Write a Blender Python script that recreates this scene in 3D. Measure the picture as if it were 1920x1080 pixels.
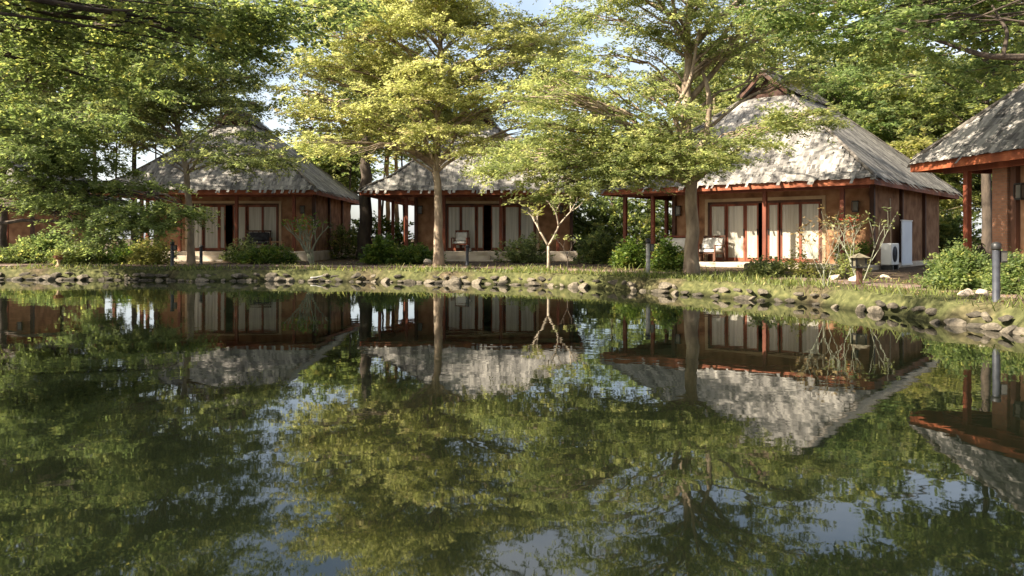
import bpy, bmesh, math, random
import numpy as np
from mathutils import Vector

# ------------------------------------------------------------------ scene, camera, light
for o in list(bpy.data.objects):
    bpy.data.objects.remove(o)
S = bpy.context.scene
COL = S.collection
F = 1493.0          # focal length in photo pixels (1920 wide)
HZ = 447.0          # horizon row in the photo
EYE = 1.3
cam = bpy.data.cameras.new("camera")
cam.sensor_width = 36.0
cam.lens = 36.0 * F / 1920.0
cam.shift_y = -(540.0 - HZ) / 1920.0
cam.clip_end = 3000
co = bpy.data.objects.new("camera", cam)
co.location = (0, 0, EYE)
co.rotation_euler = (math.radians(90), 0, 0)
COL.objects.link(co)
S.camera = co

SUN_AZ = 247.0      # compass bearing of the sun (0 = +Y, clockwise): left of the camera, a little behind it
SUN_EL = 38.0
W = bpy.data.worlds.new("World")
S.world = W
W.use_nodes = True
nt = W.node_tree
sky = nt.nodes.new("ShaderNodeTexSky")
sky.sky_type = 'NISHITA'
sky.sun_disc = False
sky.sun_elevation = math.radians(SUN_EL)
sky.sun_rotation = math.radians(SUN_AZ)
sky.air_density = 1.0
sky.dust_density = 2.2
bg = nt.nodes["Background"]
bg.inputs["Strength"].default_value = 0.064
hz = nt.nodes.new("ShaderNodeMix"); hz.data_type = 'RGBA'      # thin bright cloud veil over the blue
hz.inputs["B"].default_value = (8.0, 8.0, 8.2, 1)
cn = nt.nodes.new("ShaderNodeTexNoise"); cn.inputs["Scale"].default_value = 3.5; cn.inputs["Detail"].default_value = 5
cr = nt.nodes.new("ShaderNodeValToRGB"); cr.color_ramp.elements[0].position = .38; cr.color_ramp.elements[0].color = (.04, .04, .04, 1)
cr.color_ramp.elements[1].position = .68; cr.color_ramp.elements[1].color = (.5, .5, .5, 1)
tcw = nt.nodes.new("ShaderNodeTexCoord"); nt.links.new(tcw.outputs["Generated"], cn.inputs["Vector"])
nt.links.new(cn.outputs["Fac"], cr.inputs[0]); nt.links.new(cr.outputs[0], hz.inputs["Factor"])
nt.links.new(sky.outputs[0], hz.inputs["A"]); nt.links.new(hz.outputs["Result"], bg.inputs["Color"])
sl = bpy.data.lights.new("sun", 'SUN')
sl.energy = 5.0
sl.angle = math.radians(0.6)
sl.color = (1.0, 0.90, 0.74)
so = bpy.data.objects.new("sun", sl)
_to = Vector((math.sin(math.radians(SUN_AZ)) * math.cos(math.radians(SUN_EL)),
              math.cos(math.radians(SUN_AZ)) * math.cos(math.radians(SUN_EL)), math.sin(math.radians(SUN_EL))))
so.rotation_euler = _to.to_track_quat('Z', 'Y').to_euler()
so.location = _to * 60
COL.objects.link(so)
S.view_settings.view_transform = 'Standard'
S.view_settings.look = 'None'
S.view_settings.exposure = 1.92
S.view_settings.gamma = 1.0
S.render.engine = 'CYCLES'
S.cycles.max_bounces = 8
S.cycles.diffuse_bounces = 4
S.cycles.glossy_bounces = 4
S.cycles.transmission_bounces = 4
S.cycles.sample_clamp_indirect = 6.0
try:
    S.cycles.use_denoising = True
except Exception:
    pass

# ------------------------------------------------------------------ helpers
def X(px, d):
    return (px - 960.0) / F * d
def Z(py, d):
    return EYE + (HZ - py) / F * d
def P(px, py, d):
    return np.array([X(px, d), d, Z(py, d)])

def tag(o, label=None, cat=None, group=None, kind=None):
    if label: o["label"] = label
    if cat: o["category"] = cat
    if group: o["group"] = group
    if kind: o["kind"] = kind
    return o

def empty(name, loc, rz=0.0):
    o = bpy.data.objects.new(name, None)
    o.location = loc
    o.rotation_euler = (0, 0, rz)
    o.empty_display_size = 0.2
    COL.objects.link(o)
    return o

class MB:
    """collects polygons (and a per-vertex tint) for one mesh"""
    def __init__(s):
        s.v = []; s.q = []; s.t = []; s.n = 0; s.tri = []; s.smooth = []; s.tsm = []
    def add(s, verts, quads=None, tris=None, tint=0.5, smooth=False):
        verts = np.asarray(verts, float).reshape(-1, 3)
        s.v.append(verts)
        tt = np.full(len(verts), tint) if np.isscalar(tint) else np.asarray(tint, float)
        s.t.append(tt)
        if quads is not None and len(quads):
            q = np.asarray(quads, int).reshape(-1, 4) + s.n
            s.q.append(q); s.smooth.append(np.full(len(q), smooth))
        if tris is not None and len(tris):
            t = np.asarray(tris, int).reshape(-1, 3) + s.n
            s.tri.append(t); s.tsm.append(np.full(len(t), smooth))
        s.n += len(verts)
    def box(s, x0, x1, y0, y1, z0, z1, tint=0.5, ch=0.0):
        """box with optionally chamfered vertical and horizontal edges"""
        if ch <= 0:
            v = [(x0,y0,z0),(x1,y0,z0),(x1,y1,z0),(x0,y1,z0),(x0,y0,z1),(x1,y0,z1),(x1,y1,z1),(x0,y1,z1)]
            s.add(v, [(0,3,2,1),(4,5,6,7),(0,1,5,4),(1,2,6,5),(2,3,7,6),(3,0,4,7)], tint=tint)
            return
        bm = bmesh.new()
        bmesh.ops.create_cube(bm, size=1.0)
        for q in bm.verts:
            q.co = Vector((x0 + (q.co.x + .5) * (x1 - x0), y0 + (q.co.y + .5) * (y1 - y0), z0 + (q.co.z + .5) * (z1 - z0)))
        bmesh.ops.bevel(bm, geom=bm.edges[:], offset=ch, segments=1, affect='EDGES')
        s.from_bm(bm, tint)
    def from_bm(s, bm, tint=0.5, smooth=False):
        bmesh.ops.triangulate(bm, faces=[f for f in bm.faces if len(f.verts) > 4])
        bm.verts.index_update()
        vs = [tuple(v.co) for v in bm.verts]
        q = [[v.index for v in f.verts] for f in bm.faces if len(f.verts) == 4]
        t = [[v.index for v in f.verts] for f in bm.faces if len(f.verts) == 3]
        s.add(vs, q, t, tint, smooth)
        bm.free()
    def tube(s, pts, rad, n=7, tint=0.5, cap=True):
        pts = np.asarray(pts, float); k = len(pts)
        rad = np.full(k, rad) if np.isscalar(rad) else np.asarray(rad, float)
        d = np.gradient(pts, axis=0)
        d /= np.linalg.norm(d, axis=1)[:, None] + 1e-9
        ref = np.where(np.abs(d[:, 2:3]) > .9, np.array([[1., 0, 0]]), np.array([[0, 0, 1.]]))
        a = np.cross(d, ref); a /= np.linalg.norm(a, axis=1)[:, None] + 1e-9
        for i in range(1, k):           # keep the frame from flipping
            a[i] = a[i-1] - d[i] * np.dot(a[i-1], d[i]); a[i] /= np.linalg.norm(a[i]) + 1e-9
        b = np.cross(d, a)
        th = np.arange(n) / n * 2 * np.pi
        ring = pts[:, None, :] + rad[:, None, None] * (a[:, None, :] * np.cos(th)[None, :, None] + b[:, None, :] * np.sin(th)[None, :, None])
        i, j = np.meshgrid(np.arange(k - 1), np.arange(n), indexing='ij')
        j2 = (j + 1) % n
        q = np.stack([i*n + j, i*n + j2, (i+1)*n + j2, (i+1)*n + j], -1).reshape(-1, 4)
        v = ring.reshape(-1, 3)
        tr = None
        if cap:
            v = np.vstack([v, pts[-1:], pts[:1]])
            c = k * n
            jj = np.arange(n)
            tr = np.vstack([np.stack([(k-1)*n + jj, (k-1)*n + (jj+1) % n, np.full(n, c)], -1),
                            np.stack([(jj+1) % n, jj, np.full(n, c+1)], -1)])
        s.add(v, q, tr, tint, True)
    def lathe(s, prof, cx, cy, n=16, tint=0.5):
        """prof = [(r, z)...] revolved round the vertical through cx, cy"""
        k = len(prof); th = np.arange(n) / n * 2 * np.pi
        v = [(cx + r*math.cos(t), cy + r*math.sin(t), z) for r, z in prof for t in th]
        q = [(i*n + j, i*n + (j+1) % n, (i+1)*n + (j+1) % n, (i+1)*n + j) for i in range(k-1) for j in range(n)]
        s.add(v, q, None, tint, True)
    def build(s, name, mat, parent=None):
        me = bpy.data.meshes.new(name)
        v = np.vstack(s.v).astype(np.float32)
        q = np.vstack(s.q) if s.q else np.zeros((0, 4), int)
        t = np.vstack(s.tri) if s.tri else np.zeros((0, 3), int)
        me.vertices.add(len(v)); me.vertices.foreach_set("co", v.ravel())
        nl = q.size + t.size
        me.loops.add(nl)
        me.loops.foreach_set("vertex_index", np.concatenate([q.ravel(), t.ravel()]).astype(np.int32))
        me.polygons.add(len(q) + len(t))
        st = np.concatenate([np.arange(len(q)) * 4, q.size + np.arange(len(t)) * 3]).astype(np.int32)
        me.polygons.foreach_set("loop_start", st)
        sm = np.concatenate([np.concatenate(s.smooth) if s.smooth else np.zeros(0, bool), np.concatenate(s.tsm) if s.tsm else np.zeros(0, bool)])
        me.polygons.foreach_set("use_smooth", sm.astype(bool))
        at = me.attributes.new("tint", 'FLOAT', 'POINT')
        at.data.foreach_set("value", np.concatenate(s.t).astype(np.float32))
        me.update(calc_edges=True)
        me.materials.append(mat)
        o = bpy.data.objects.new(name, me)
        COL.objects.link(o)
        if parent is not None:
            o.parent = parent
        return o

def copy_tree(o, parent=None):
    c = o.copy()
    COL.objects.link(c)
    if parent is not None:
        c.parent = parent
    for ch in list(o.children):
        copy_tree(ch, c)
    return c

# ------------------------------------------------------------------ materials
def new_mat(name):
    m = bpy.data.materials.new(name); m.use_nodes = True
    n = m.node_tree.nodes; l = m.node_tree.links
    return m, n, l, n["Principled BSDF"]

def ramp(n, stops):
    r = n.new("ShaderNodeValToRGB")
    e = r.color_ramp.elements
    while len(e) < len(stops): e.new(0.5)
    for k, (p, c) in enumerate(stops):
        e[k].position = p; e[k].color = (c[0], c[1], c[2], 1)
    return r

def mat_noise(name, stops, scale=4.0, detail=6, rough=0.8, bump=0.3, bscale=30.0, stretch=(1, 1, 1), tint=0.0, spec=0.3, bdist=0.02):
    """surface whose colour follows noise (+ the mesh's tint), with a fine bump"""
    m, n, l, b = new_mat(name)
    tc = n.new("ShaderNodeTexCoord"); mp = n.new("ShaderNodeMapping")
    mp.inputs["Scale"].default_value = stretch
    l.new(tc.outputs["Object"], mp.inputs[0])
    nz = n.new("ShaderNodeTexNoise"); nz.inputs["Scale"].default_value = scale; nz.inputs["Detail"].default_value = detail
    l.new(mp.outputs[0], nz.inputs["Vector"])
    src = nz.outputs["Fac"]
    if tint:
        a = n.new("ShaderNodeAttribute"); a.attribute_name = "tint"
        mx = n.new("ShaderNodeMix"); mx.data_type = 'FLOAT'
        mx.inputs["Factor"].default_value = tint
        l.new(src, mx.inputs["A"]); l.new(a.outputs["Fac"], mx.inputs["B"])
        src = mx.outputs["Result"]
    r = ramp(n, stops); l.new(src, r.inputs[0]); l.new(r.outputs[0], b.inputs["Base Color"])
    b.inputs["Roughness"].default_value = rough
    b.inputs["Specular IOR Level"].default_value = spec
    if bump:
        n2 = n.new("ShaderNodeTexNoise"); n2.inputs["Scale"].default_value = bscale; n2.inputs["Detail"].default_value = 5
        l.new(mp.outputs[0], n2.inputs["Vector"])
        bp = n.new("ShaderNodeBump"); bp.inputs["Strength"].default_value = bump; bp.inputs["Distance"].default_value = bdist
        l.new(n2.outputs["Fac"], bp.inputs["Height"]); l.new(bp.outputs[0], b.inputs["Normal"])
    return m

def mat_leaf(name, stops, trans=0.6, tcol=1.65, rough=0.5):
    m, n, l, b = new_mat(name)
    a = n.new("ShaderNodeAttribute"); a.attribute_name = "tint"
    r = ramp(n, stops); l.new(a.outputs["Fac"], r.inputs[0])
    l.new(r.outputs[0], b.inputs["Base Color"])
    b.inputs["Roughness"].default_value = rough
    b.inputs["Specular IOR Level"].default_value = 0.25
    t = n.new("ShaderNodeBsdfTranslucent")
    g = n.new("ShaderNodeMix"); g.data_type = 'RGBA'; g.blend_type = 'MULTIPLY'; g.inputs["Factor"].default_value = 1
    g.inputs["B"].default_value = (1.06 * tcol, 1.10 * tcol, 0.85 * tcol, 1)
    l.new(r.outputs[0], g.inputs["A"]); l.new(g.outputs["Result"], t.inputs["Color"])
    mx = n.new("ShaderNodeMixShader"); mx.inputs[0].default_value = trans
    l.new(b.outputs[0], mx.inputs[1]); l.new(t.outputs[0], mx.inputs[2])
    l.new(mx.outputs[0], n["Material Output"].inputs["Surface"])
    return m

M = {}
M['thatch'] = mat_noise("weathered_shingle", [(0.15, (.058, .053, .050)), (.36, (.140, .130, .120)), (.6, (.275, .255, .228)), (.88, (.43, .395, .345))],
                        scale=1.7, rough=.95, bump=.12, bscale=70, stretch=(1, 1, 1), tint=.8, spec=.1, bdist=.01)
M['thatch_base'] = mat_noise("shingle_underlay", [(.3, (.09, .08, .07)), (.7, (.24, .21, .18))], scale=6, rough=1, bump=.5, bscale=25, spec=.05)
M['plaster'] = mat_noise("ochre_plaster", [(.28, (.12, .06, .034)), (.48, (.235, .122, .064)), (.72, (.34, .20, .115))], scale=2.6, rough=.9, bump=.25, bscale=40, spec=.15)
def mat_brick():
    m, n, l, b = new_mat("brown_brick")
    tc = n.new("ShaderNodeTexCoord"); mp = n.new("ShaderNodeMapping"); mp.inputs["Rotation"].default_value = (math.radians(90), 0, 0)
    l.new(tc.outputs["Object"], mp.inputs[0])
    br = n.new("ShaderNodeTexBrick"); br.inputs["Scale"].default_value = 4.6
    br.inputs["Color1"].default_value = (.30, .14, .075, 1); br.inputs["Color2"].default_value = (.22, .10, .055, 1); br.inputs["Mortar"].default_value = (.20, .15, .11, 1)
    br.inputs["Mortar Size"].default_value = .02
    l.new(mp.outputs[0], br.inputs["Vector"]); l.new(br.outputs["Color"], b.inputs["Base Color"])
    bp = n.new("ShaderNodeBump"); bp.inputs["Strength"].default_value = .5; bp.inputs["Distance"].default_value = .01; bp.invert = True
    l.new(br.outputs["Fac"], bp.inputs["Height"]); l.new(bp.outputs[0], b.inputs["Normal"])
    b.inputs["Roughness"].default_value = .9
    return m
M['brick'] = mat_brick()
M['redwood'] = mat_noise("red_stained_timber", [(.3, (.085, .024, .013)), (.55, (.175, .048, .023)), (.75, (.28, .095, .048))], scale=3, rough=.6, bump=.25, bscale=24, stretch=(1, 1, .25))
M['fascia'] = mat_noise("red_painted_fascia", [(.3, (.13, .035, .016)), (.52, (.25, .068, .027)), (.75, (.37, .13, .055))], scale=2.5, rough=.6, bump=.2, bscale=20)
M['darkwood'] = mat_noise("dark_timber", [(.3, (.035, .018, .012)), (.7, (.12, .052, .03))], scale=3, rough=.65, bump=.25, bscale=24, stretch=(1, 1, .3))
M['gable'] = mat_noise("dark_gable_boards", [(.3, (.028, .013, .009)), (.7, (.075, .034, .021))], scale=3, rough=.75, bump=.3, bscale=24, stretch=(3, 1, .4))
M['soffit'] = mat_noise("soffit_boards", [(.3, (.10, .045, .025)), (.7, (.19, .09, .045))], scale=3, rough=.8, bump=.2, bscale=20, stretch=(.3, 3, 1))
M['trim'] = mat_noise("beige_trim", [(.3, (.32, .23, .14)), (.7, (.44, .33, .21))], scale=4, rough=.8, bump=.15)
M['curtain'] = mat_noise("cream_curtain", [(.35, (.29, .27, .225)), (.65, (.42, .395, .33))], scale=7, rough=.22, bump=.35, bscale=14, stretch=(2, 2, .05), spec=.5)
M['concrete'] = mat_noise("pale_terrace_concrete", [(.3, (.36, .29, .21)), (.5, (.47, .39, .30)), (.75, (.58, .50, .40))], scale=2.2, rough=.9, bump=.3, bscale=35)
M['stone'] = mat_noise("bank_stone", [(.25, (.03, .026, .019)), (.5, (.085, .072, .052)), (.82, (.24, .20, .145))], scale=3.2, rough=.9, bump=.7, bscale=12, tint=.35, bdist=.04)
M['bark'] = mat_noise("grey_brown_bark", [(.25, (.09, .065, .046)), (.5, (.24, .18, .125)), (.75, (.42, .34, .24))], scale=5, rough=.95, bump=.9, bscale=16, stretch=(1, 1, .35), bdist=.03)
M['bark_dark'] = mat_noise("dark_bark", [(.3, (.03, .024, .019)), (.7, (.10, .075, .055))], scale=5, rough=.95, bump=.8, bscale=14, stretch=(1, 1, .35), bdist=.03)
M['bark_sunlit'] = mat_noise("sunlit_bark", [(.3, (.17, .10, .05)), (.7, (.36, .23, .12))], scale=5, rough=.95, bump=.6, bscale=14, stretch=(1, 1, .35))  # warm sunlight on the stems is put into this bark colour
M['bark_pale'] = mat_noise("pale_plumeria_bark", [(.3, (.20, .16, .12)), (.6, (.34, .28, .21)), (.8, (.44, .38, .29))], scale=7, rough=.85, bump=.5, bscale=20)
M['bark_green'] = mat_noise("grey_green_stem", [(.3, (.14, .15, .10)), (.7, (.28, .28, .20))], scale=7, rough=.85, bump=.4, bscale=20)
M['metal_grey'] = mat_noise("grey_painted_post", [(.3, (.028, .030, .037)), (.7, (.058, .061, .072))], scale=8, rough=.5, bump=.1, bscale=60, spec=.4)
M['metal_black'] = mat_noise("black_metal", [(.3, (.012, .012, .012)), (.7, (.03, .028, .026))], scale=8, rough=.45, bump=.1, bscale=50, spec=.4)
M['white_metal'] = mat_noise("white_enamel", [(.3, (.62, .61, .58)), (.7, (.76, .75, .72))], scale=2, rough=.4, bump=.05, bscale=40, spec=.5)
M['white_board'] = mat_noise("white_board", [(.3, (.60, .63, .68)), (.7, (.72, .75, .79))], scale=1.5, rough=.6, bump=.05, bscale=30)
M['cushion'] = mat_noise("white_cushion", [(.3, (.60, .57, .52)), (.7, (.76, .73, .68))], scale=9, rough=.9, bump=.5, bscale=9, bdist=.03)
M['darkcushion'] = mat_noise("charcoal_cushion", [(.3, (.018, .018, .022)), (.7, (.05, .05, .055))], scale=9, rough=.9, bump=.3, bscale=20)
M['lightwood'] = mat_noise("honey_timber", [(.3, (.26, .14, .065)), (.7, (.42, .25, .13))], scale=5, rough=.6, bump=.2, bscale=24, stretch=(.3, 2, 2))
M['terracotta'] = mat_noise("terracotta", [(.3, (.15, .055, .034)), (.7, (.25, .10, .06))], scale=6, rough=.85, bump=.2, bscale=30)
M['lampglass'] = mat_noise("frosted_lamp_glass", [(.3, (.09, .085, .07)), (.7, (.15, .14, .115))], scale=6, rough=.3, bump=0)
M['mossy'] = mat_noise("mossy_block", [(.3, (.06, .06, .035)), (.5, (.14, .12, .08)), (.75, (.22, .18, .12))], scale=4, rough=.95, bump=.6, bscale=18)
M['driftwood'] = mat_noise("silvered_plank", [(.3, (.22, .21, .19)), (.7, (.38, .37, .34))], scale=4, rough=.9, bump=.4, bscale=20, stretch=(.3, 2, 2))
M['flower_red'] = mat_leaf("red_petals", [(0, (.35, .03, .02)), (1, (.5, .07, .04))], trans=.3)

L_ = {}
L_['yellow'] = mat_leaf("yellow_green_leaf", [(0, (.13, .145, .05)), (.35, (.26, .265, .10)), (.7, (.37, .36, .155)), (.93, (.46, .425, .21)), (1, (.47, .38, .22))], trans=.6)
L_['olive'] = mat_leaf("olive_leaf", [(0, (.075, .095, .034)), (.4, (.175, .20, .078)), (.75, (.285, .295, .118)), (1, (.41, .375, .17))], trans=.6)
L_['green'] = mat_leaf("mid_green_leaf", [(0, (.065, .085, .036)), (.45, (.15, .172, .074)), (.8, (.245, .26, .105)), (1, (.39, .37, .15))], trans=.6)
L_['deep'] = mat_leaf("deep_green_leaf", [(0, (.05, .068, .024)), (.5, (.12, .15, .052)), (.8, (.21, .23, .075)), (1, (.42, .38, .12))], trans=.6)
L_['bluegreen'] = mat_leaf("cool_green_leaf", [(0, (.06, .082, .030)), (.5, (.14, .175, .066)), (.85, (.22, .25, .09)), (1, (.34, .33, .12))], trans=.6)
L_['bright'] = mat_leaf("bright_green_leaf", [(0, (.06, .092, .036)), (.5, (.145, .19, .072)), (.85, (.24, .275, .10)), (1, (.38, .37, .14))], trans=.6)
L_['pale'] = mat_leaf("pale_yellow_leaf", [(0, (0.108, 0.120, 0.036)), (.5, (0.228, 0.228, 0.072)), (1, (0.396, 0.348, 0.132))], trans=.6)
L_['hedge'] = mat_leaf("hedge_leaf", [(0, (0.036, 0.060, 0.014)), (.5, (0.084, 0.132, 0.024)), (.85, (0.156, 0.204, 0.036)), (1, (0.288, 0.264, 0.060))], trans=.4)
L_['dry'] = mat_leaf("dry_leaf", [(0, (.10, .06, .03)), (.5, (.22, .14, .06)), (1, (.36, .27, .12))], trans=.2)
L_['grass'] = mat_leaf("grass_blade", [(0, (.06, .075, .022)), (.5, (.14, .165, .045)), (.85, (.25, .25, .075)), (1, (.40, .33, .15))], trans=.35)

# ------------------------------------------------------------------ setting: ground, pond, path
SHORE = [(-90, 26), (-45, 25.2), (-30, 25.0), (-16.2, 25.0), (-13, 24.9), (-10.9, 24.6), (-9.6, 23.9), (-8.6, 24.3), (-7.3, 24.2), (-5.8, 24.0), (-4, 23.7), (-2.04, 23.0),
         (-.8, 22.7), (0, 22.3), (1.0, 21.7), (1.96, 20.9), (3.18, 19.6), (4.17, 18.2), (5.17, 16.6), (5.85, 15.7), (6.25, 14.5),
         (6.38, 13.1), (6.5, 12.2), (6.8, 11.5), (6.9, 10.7), (7.4, 8.5), (8.0, 5.0), (7.2, 1.5), (4.5, .6), (1.2, .9), (-2.5, .7), (-6, 1.2),
         (-11, 2.6), (-16, 4.0), (-30, 6), (-60, 8), (-90, 10)]
SH = np.array(SHORE, float)
def shore_sd(x, y):
    """signed distance to the pond edge: positive on land"""
    p = np.stack([np.ravel(x), np.ravel(y)], -1)
    best = np.full(len(p), 1e9); inside = np.zeros(len(p), bool)
    n = len(SH)
    for i in range(n):
        a, b = SH[i], SH[(i+1) % n]
        e = b - a
        t = np.clip(((p - a) @ e) / (e @ e), 0, 1)
        best = np.minimum(best, np.linalg.norm(p - (a + t[:, None] * e), axis=1))
        c = (a[1] > p[:, 1]) != (b[1] > p[:, 1])
        xi = a[0] + (p[:, 1] - a[1]) * (b[0] - a[0]) / (b[1] - a[1] if b[1] != a[1] else 1e-9)
        inside ^= c & (p[:, 0] < xi)
    return np.where(inside, -best, best).reshape(np.shape(x))

def wob(x, y):
    return (np.sin(x*1.9 + 1.3*np.sin(y*.8)) * np.cos(y*2.3 + .7*np.sin(x*1.1)) + .5*np.sin(x*5.1 + y*3.7) * np.sin(y*4.7 - x*2.2))
def gz(x, y):
    x = np.asarray(x, float); y = np.asarray(y, float)
    sd = shore_sd(x, y) + .12 * wob(x, y)
    ramp_ = np.clip(sd / .24, 0, 1); up = ramp_ * ramp_ * (3 - 2 * ramp_)
    z = -.9 + .78 * np.clip((sd + 2.0) / 2.0, 0, 1) + up * .44 + .03 * np.clip((sd - .6) / 3.0, 0, 1)
    return z + .012 * wob(x * 1.7, y * 1.7) * np.clip(1.5 - sd / 2, 0, 1)
def gz1(x, y):
    return float(gz(np.array([x]), np.array([y]))[0])

xs = np.concatenate([[-900, -400, -200, -120], np.arange(-90, -34, 3), np.arange(-34, 17, .22), np.arange(17, 50, 2.5), [60, 100, 200, 400, 900]])
ys = np.concatenate([[-200, -60, -20, -10, -4], np.arange(-2, 34, .22), np.arange(34, 70, 3), [90, 150, 300, 600, 1400]])
gx, gy = np.meshgrid(xs, ys)
gzv = gz(gx, gy)
mb = MB()
ny, nx = gx.shape
ii, jj = np.meshgrid(np.arange(ny-1), np.arange(nx-1), indexing='ij')
mb.add(np.stack([gx, gy, gzv], -1).reshape(-1, 3), np.stack([ii*nx+jj, ii*nx+jj+1, (ii+1)*nx+jj+1, (ii+1)*nx+jj], -1).reshape(-1, 4),
       tint=np.clip(shore_sd(gx, gy) / 6, 0, 1).ravel(), smooth=True)
def mat_ground():
    m, n, l, b = new_mat("ground_soil")
    tc = n.new("ShaderNodeTexCoord")
    at = n.new("ShaderNodeAttribute"); at.attribute_name = "tint"      # distance from the water: grass by the pond, bare soil by the houses
    n1 = n.new("ShaderNodeTexNoise"); n1.inputs["Scale"].default_value = .55; n1.inputs["Detail"].default_value = 8
    n2 = n.new("ShaderNodeTexNoise"); n2.inputs["Scale"].default_value = 9; n2.inputs["Detail"].default_value = 8
    for q in (n1, n2): l.new(tc.outputs["Object"], q.inputs["Vector"])
    soil = ramp(n, [(.3, (.035, .024, .016)), (.55, (.085, .060, .040)), (.75, (.17, .125, .082))]); l.new(n2.outputs["Fac"], soil.inputs[0])
    grs = ramp(n, [(.3, (.04, .042, .016)), (.55, (.085, .088, .034)), (.75, (.15, .135, .055))]); l.new(n2.outputs["Fac"], grs.inputs[0])
    ad = n.new("ShaderNodeMath"); ad.operation = 'SUBTRACT'; l.new(n1.outputs["Fac"], ad.inputs[0]); 
    ml = n.new("ShaderNodeMath"); ml.operation = 'MULTIPLY'; ml.inputs[1].default_value = .55; l.new(at.outputs["Fac"], ml.inputs[0]); l.new(ml.outputs[0], ad.inputs[1])
    mk = ramp(n, [(.30, (0, 0, 0)), (.48, (1, 1, 1))]); l.new(ad.outputs[0], mk.inputs[0])
    mx = n.new("ShaderNodeMix"); mx.data_type = 'RGBA'
    l.new(mk.outputs[0], mx.inputs["Factor"]); l.new(soil.outputs[0], mx.inputs["A"]); l.new(grs.outputs[0], mx.inputs["B"])
    sp = n.new("ShaderNodeSeparateXYZ"); l.new(tc.outputs["Object"], sp.inputs[0])       # soaked soil just above the waterline
    wr_ = ramp(n, [(.0, (.32, .32, .32)), (1, (1, 1, 1))]); mr = n.new("ShaderNodeMapRange"); mr.inputs["From Min"].default_value = .03; mr.inputs["From Max"].default_value = .12
    l.new(sp.outputs["Z"], mr.inputs["Value"]); l.new(mr.outputs["Result"], wr_.inputs[0])
    wm = n.new("ShaderNodeMix"); wm.data_type = 'RGBA'; wm.blend_type = 'MULTIPLY'; wm.inputs["Factor"].default_value = 1
    l.new(mx.outputs["Result"], wm.inputs["A"]); l.new(wr_.outputs[0], wm.inputs["B"])
    l.new(wm.outputs["Result"], b.inputs["Base Color"])
    b.inputs["Roughness"].default_value = .95; b.inputs["Specular IOR Level"].default_value = .1
    bp = n.new("ShaderNodeBump"); bp.inputs["Strength"].default_value = .6; bp.inputs["Distance"].default_value = .05
    l.new(n2.outputs["Fac"], bp.inputs["Height"]); l.new(bp.outputs[0], b.inputs["Normal"])
    return m
tag(mb.build("ground", mat_ground()), kind="structure")

def mat_water():
    m, n, l, b = new_mat("pond_water")
    b.inputs["Base Color"].default_value = (.0045, .0062, .0032, 1)
    b.inputs["Roughness"].default_value = .02
    b.inputs["IOR"].default_value = 1.45
    tc = n.new("ShaderNodeTexCoord")
    n1 = n.new("ShaderNodeTexNoise"); n1.inputs["Scale"].default_value = 1.6; n1.inputs["Detail"].default_value = 3
    n2 = n.new("ShaderNodeTexNoise"); n2.inputs["Scale"].default_value = .35; n2.inputs["Detail"].default_value = 2
    for q in (n1, n2): l.new(tc.outputs["Object"], q.inputs["Vector"])
    ad = n.new("ShaderNodeMath"); ad.operation = 'MULTIPLY_ADD'; ad.inputs[1].default_value = 3.0
    l.new(n2.outputs["Fac"], ad.inputs[0]); l.new(n1.outputs["Fac"], ad.inputs[2])
    bp = n.new("ShaderNodeBump"); bp.inputs["Strength"].default_value = 1.0; bp.inputs["Distance"].default_value = .0028
    n3 = n.new("ShaderNodeTexNoise"); n3.inputs["Scale"].default_value = .16; n3.inputs["Detail"].default_value = 3
    l.new(tc.outputs["Object"], n3.inputs["Vector"])
    r3 = ramp(n, [(.35, (.25, .25, .25)), (.65, (1, 1, 1))]); l.new(n3.outputs["Fac"], r3.inputs[0]); l.new(r3.outputs[0], bp.inputs["Strength"])
    l.new(ad.outputs[0], bp.inputs["Height"]); l.new(bp.outputs[0], b.inputs["Normal"])
    return m
mb = MB(); mb.add([(-95, -3, 0), (12, -3, 0), (12, 28, 0), (-95, 28, 0)], [(0, 1, 2, 3)])
tag(mb.build("water", mat_water()), kind="structure")

# footpath along the houses, a little above the soil
M['path'] = mat_noise("brick_dust_path", [(.3, (.09, .06, .048)), (.5, (.16, .108, .086)), (.75, (.26, .185, .15))], scale=5, rough=.95, bump=.5, bscale=18)
PATH = [(-60, 28.6), (-30, 28.2), (-14, 27.9), (-8, 27.5), (-3, 26.6), (1.5, 24.6), (4.6, 21.6), (7.0, 18.4), (8.1, 15.6), (8.5, 13.2), (9.2, 11.0), (10.5, 8.0), (12, 3)]
pp = np.array(PATH, float)
tt = np.linspace(0, len(pp)-1, 160)
px_ = np.interp(tt, np.arange(len(pp)), pp[:, 0]); py_ = np.interp(tt, np.arange(len(pp)), pp[:, 1])
for _ in range(4):
    px_[1:-1] = (px_[:-2] + 2*px_[1:-1] + px_[2:]) / 4; py_[1:-1] = (py_[:-2] + 2*py_[1:-1] + py_[2:]) / 4
dd = np.stack([np.gradient(px_), np.gradient(py_)], -1); dd /= np.linalg.norm(dd, axis=1)[:, None]
nn = np.stack([-dd[:, 1], dd[:, 0]], -1)
v = []
for k in range(160):
    w = .48 + .03 * math.sin(k * 1.7)
    for s_ in (-1, -.33, .33, 1):
        xx, yy = px_[k] + nn[k, 0]*w*s_, py_[k] + nn[k, 1]*w*s_
        v.append((xx, yy, gz1(xx, yy) + (.03 if abs(s_) < 1 else .004)))
q = [(k*4+j, k*4+j+1, (k+1)*4+j+1, (k+1)*4+j) for k in range(159) for j in range(3)]
mb = MB(); mb.add(v, q, smooth=True)
tag(mb.build("path", M['path']), kind="structure")

# ------------------------------------------------------------------ foliage engine
def unit(a):
    return a / (np.linalg.norm(a, axis=-1, keepdims=True) + 1e-9)

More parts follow.
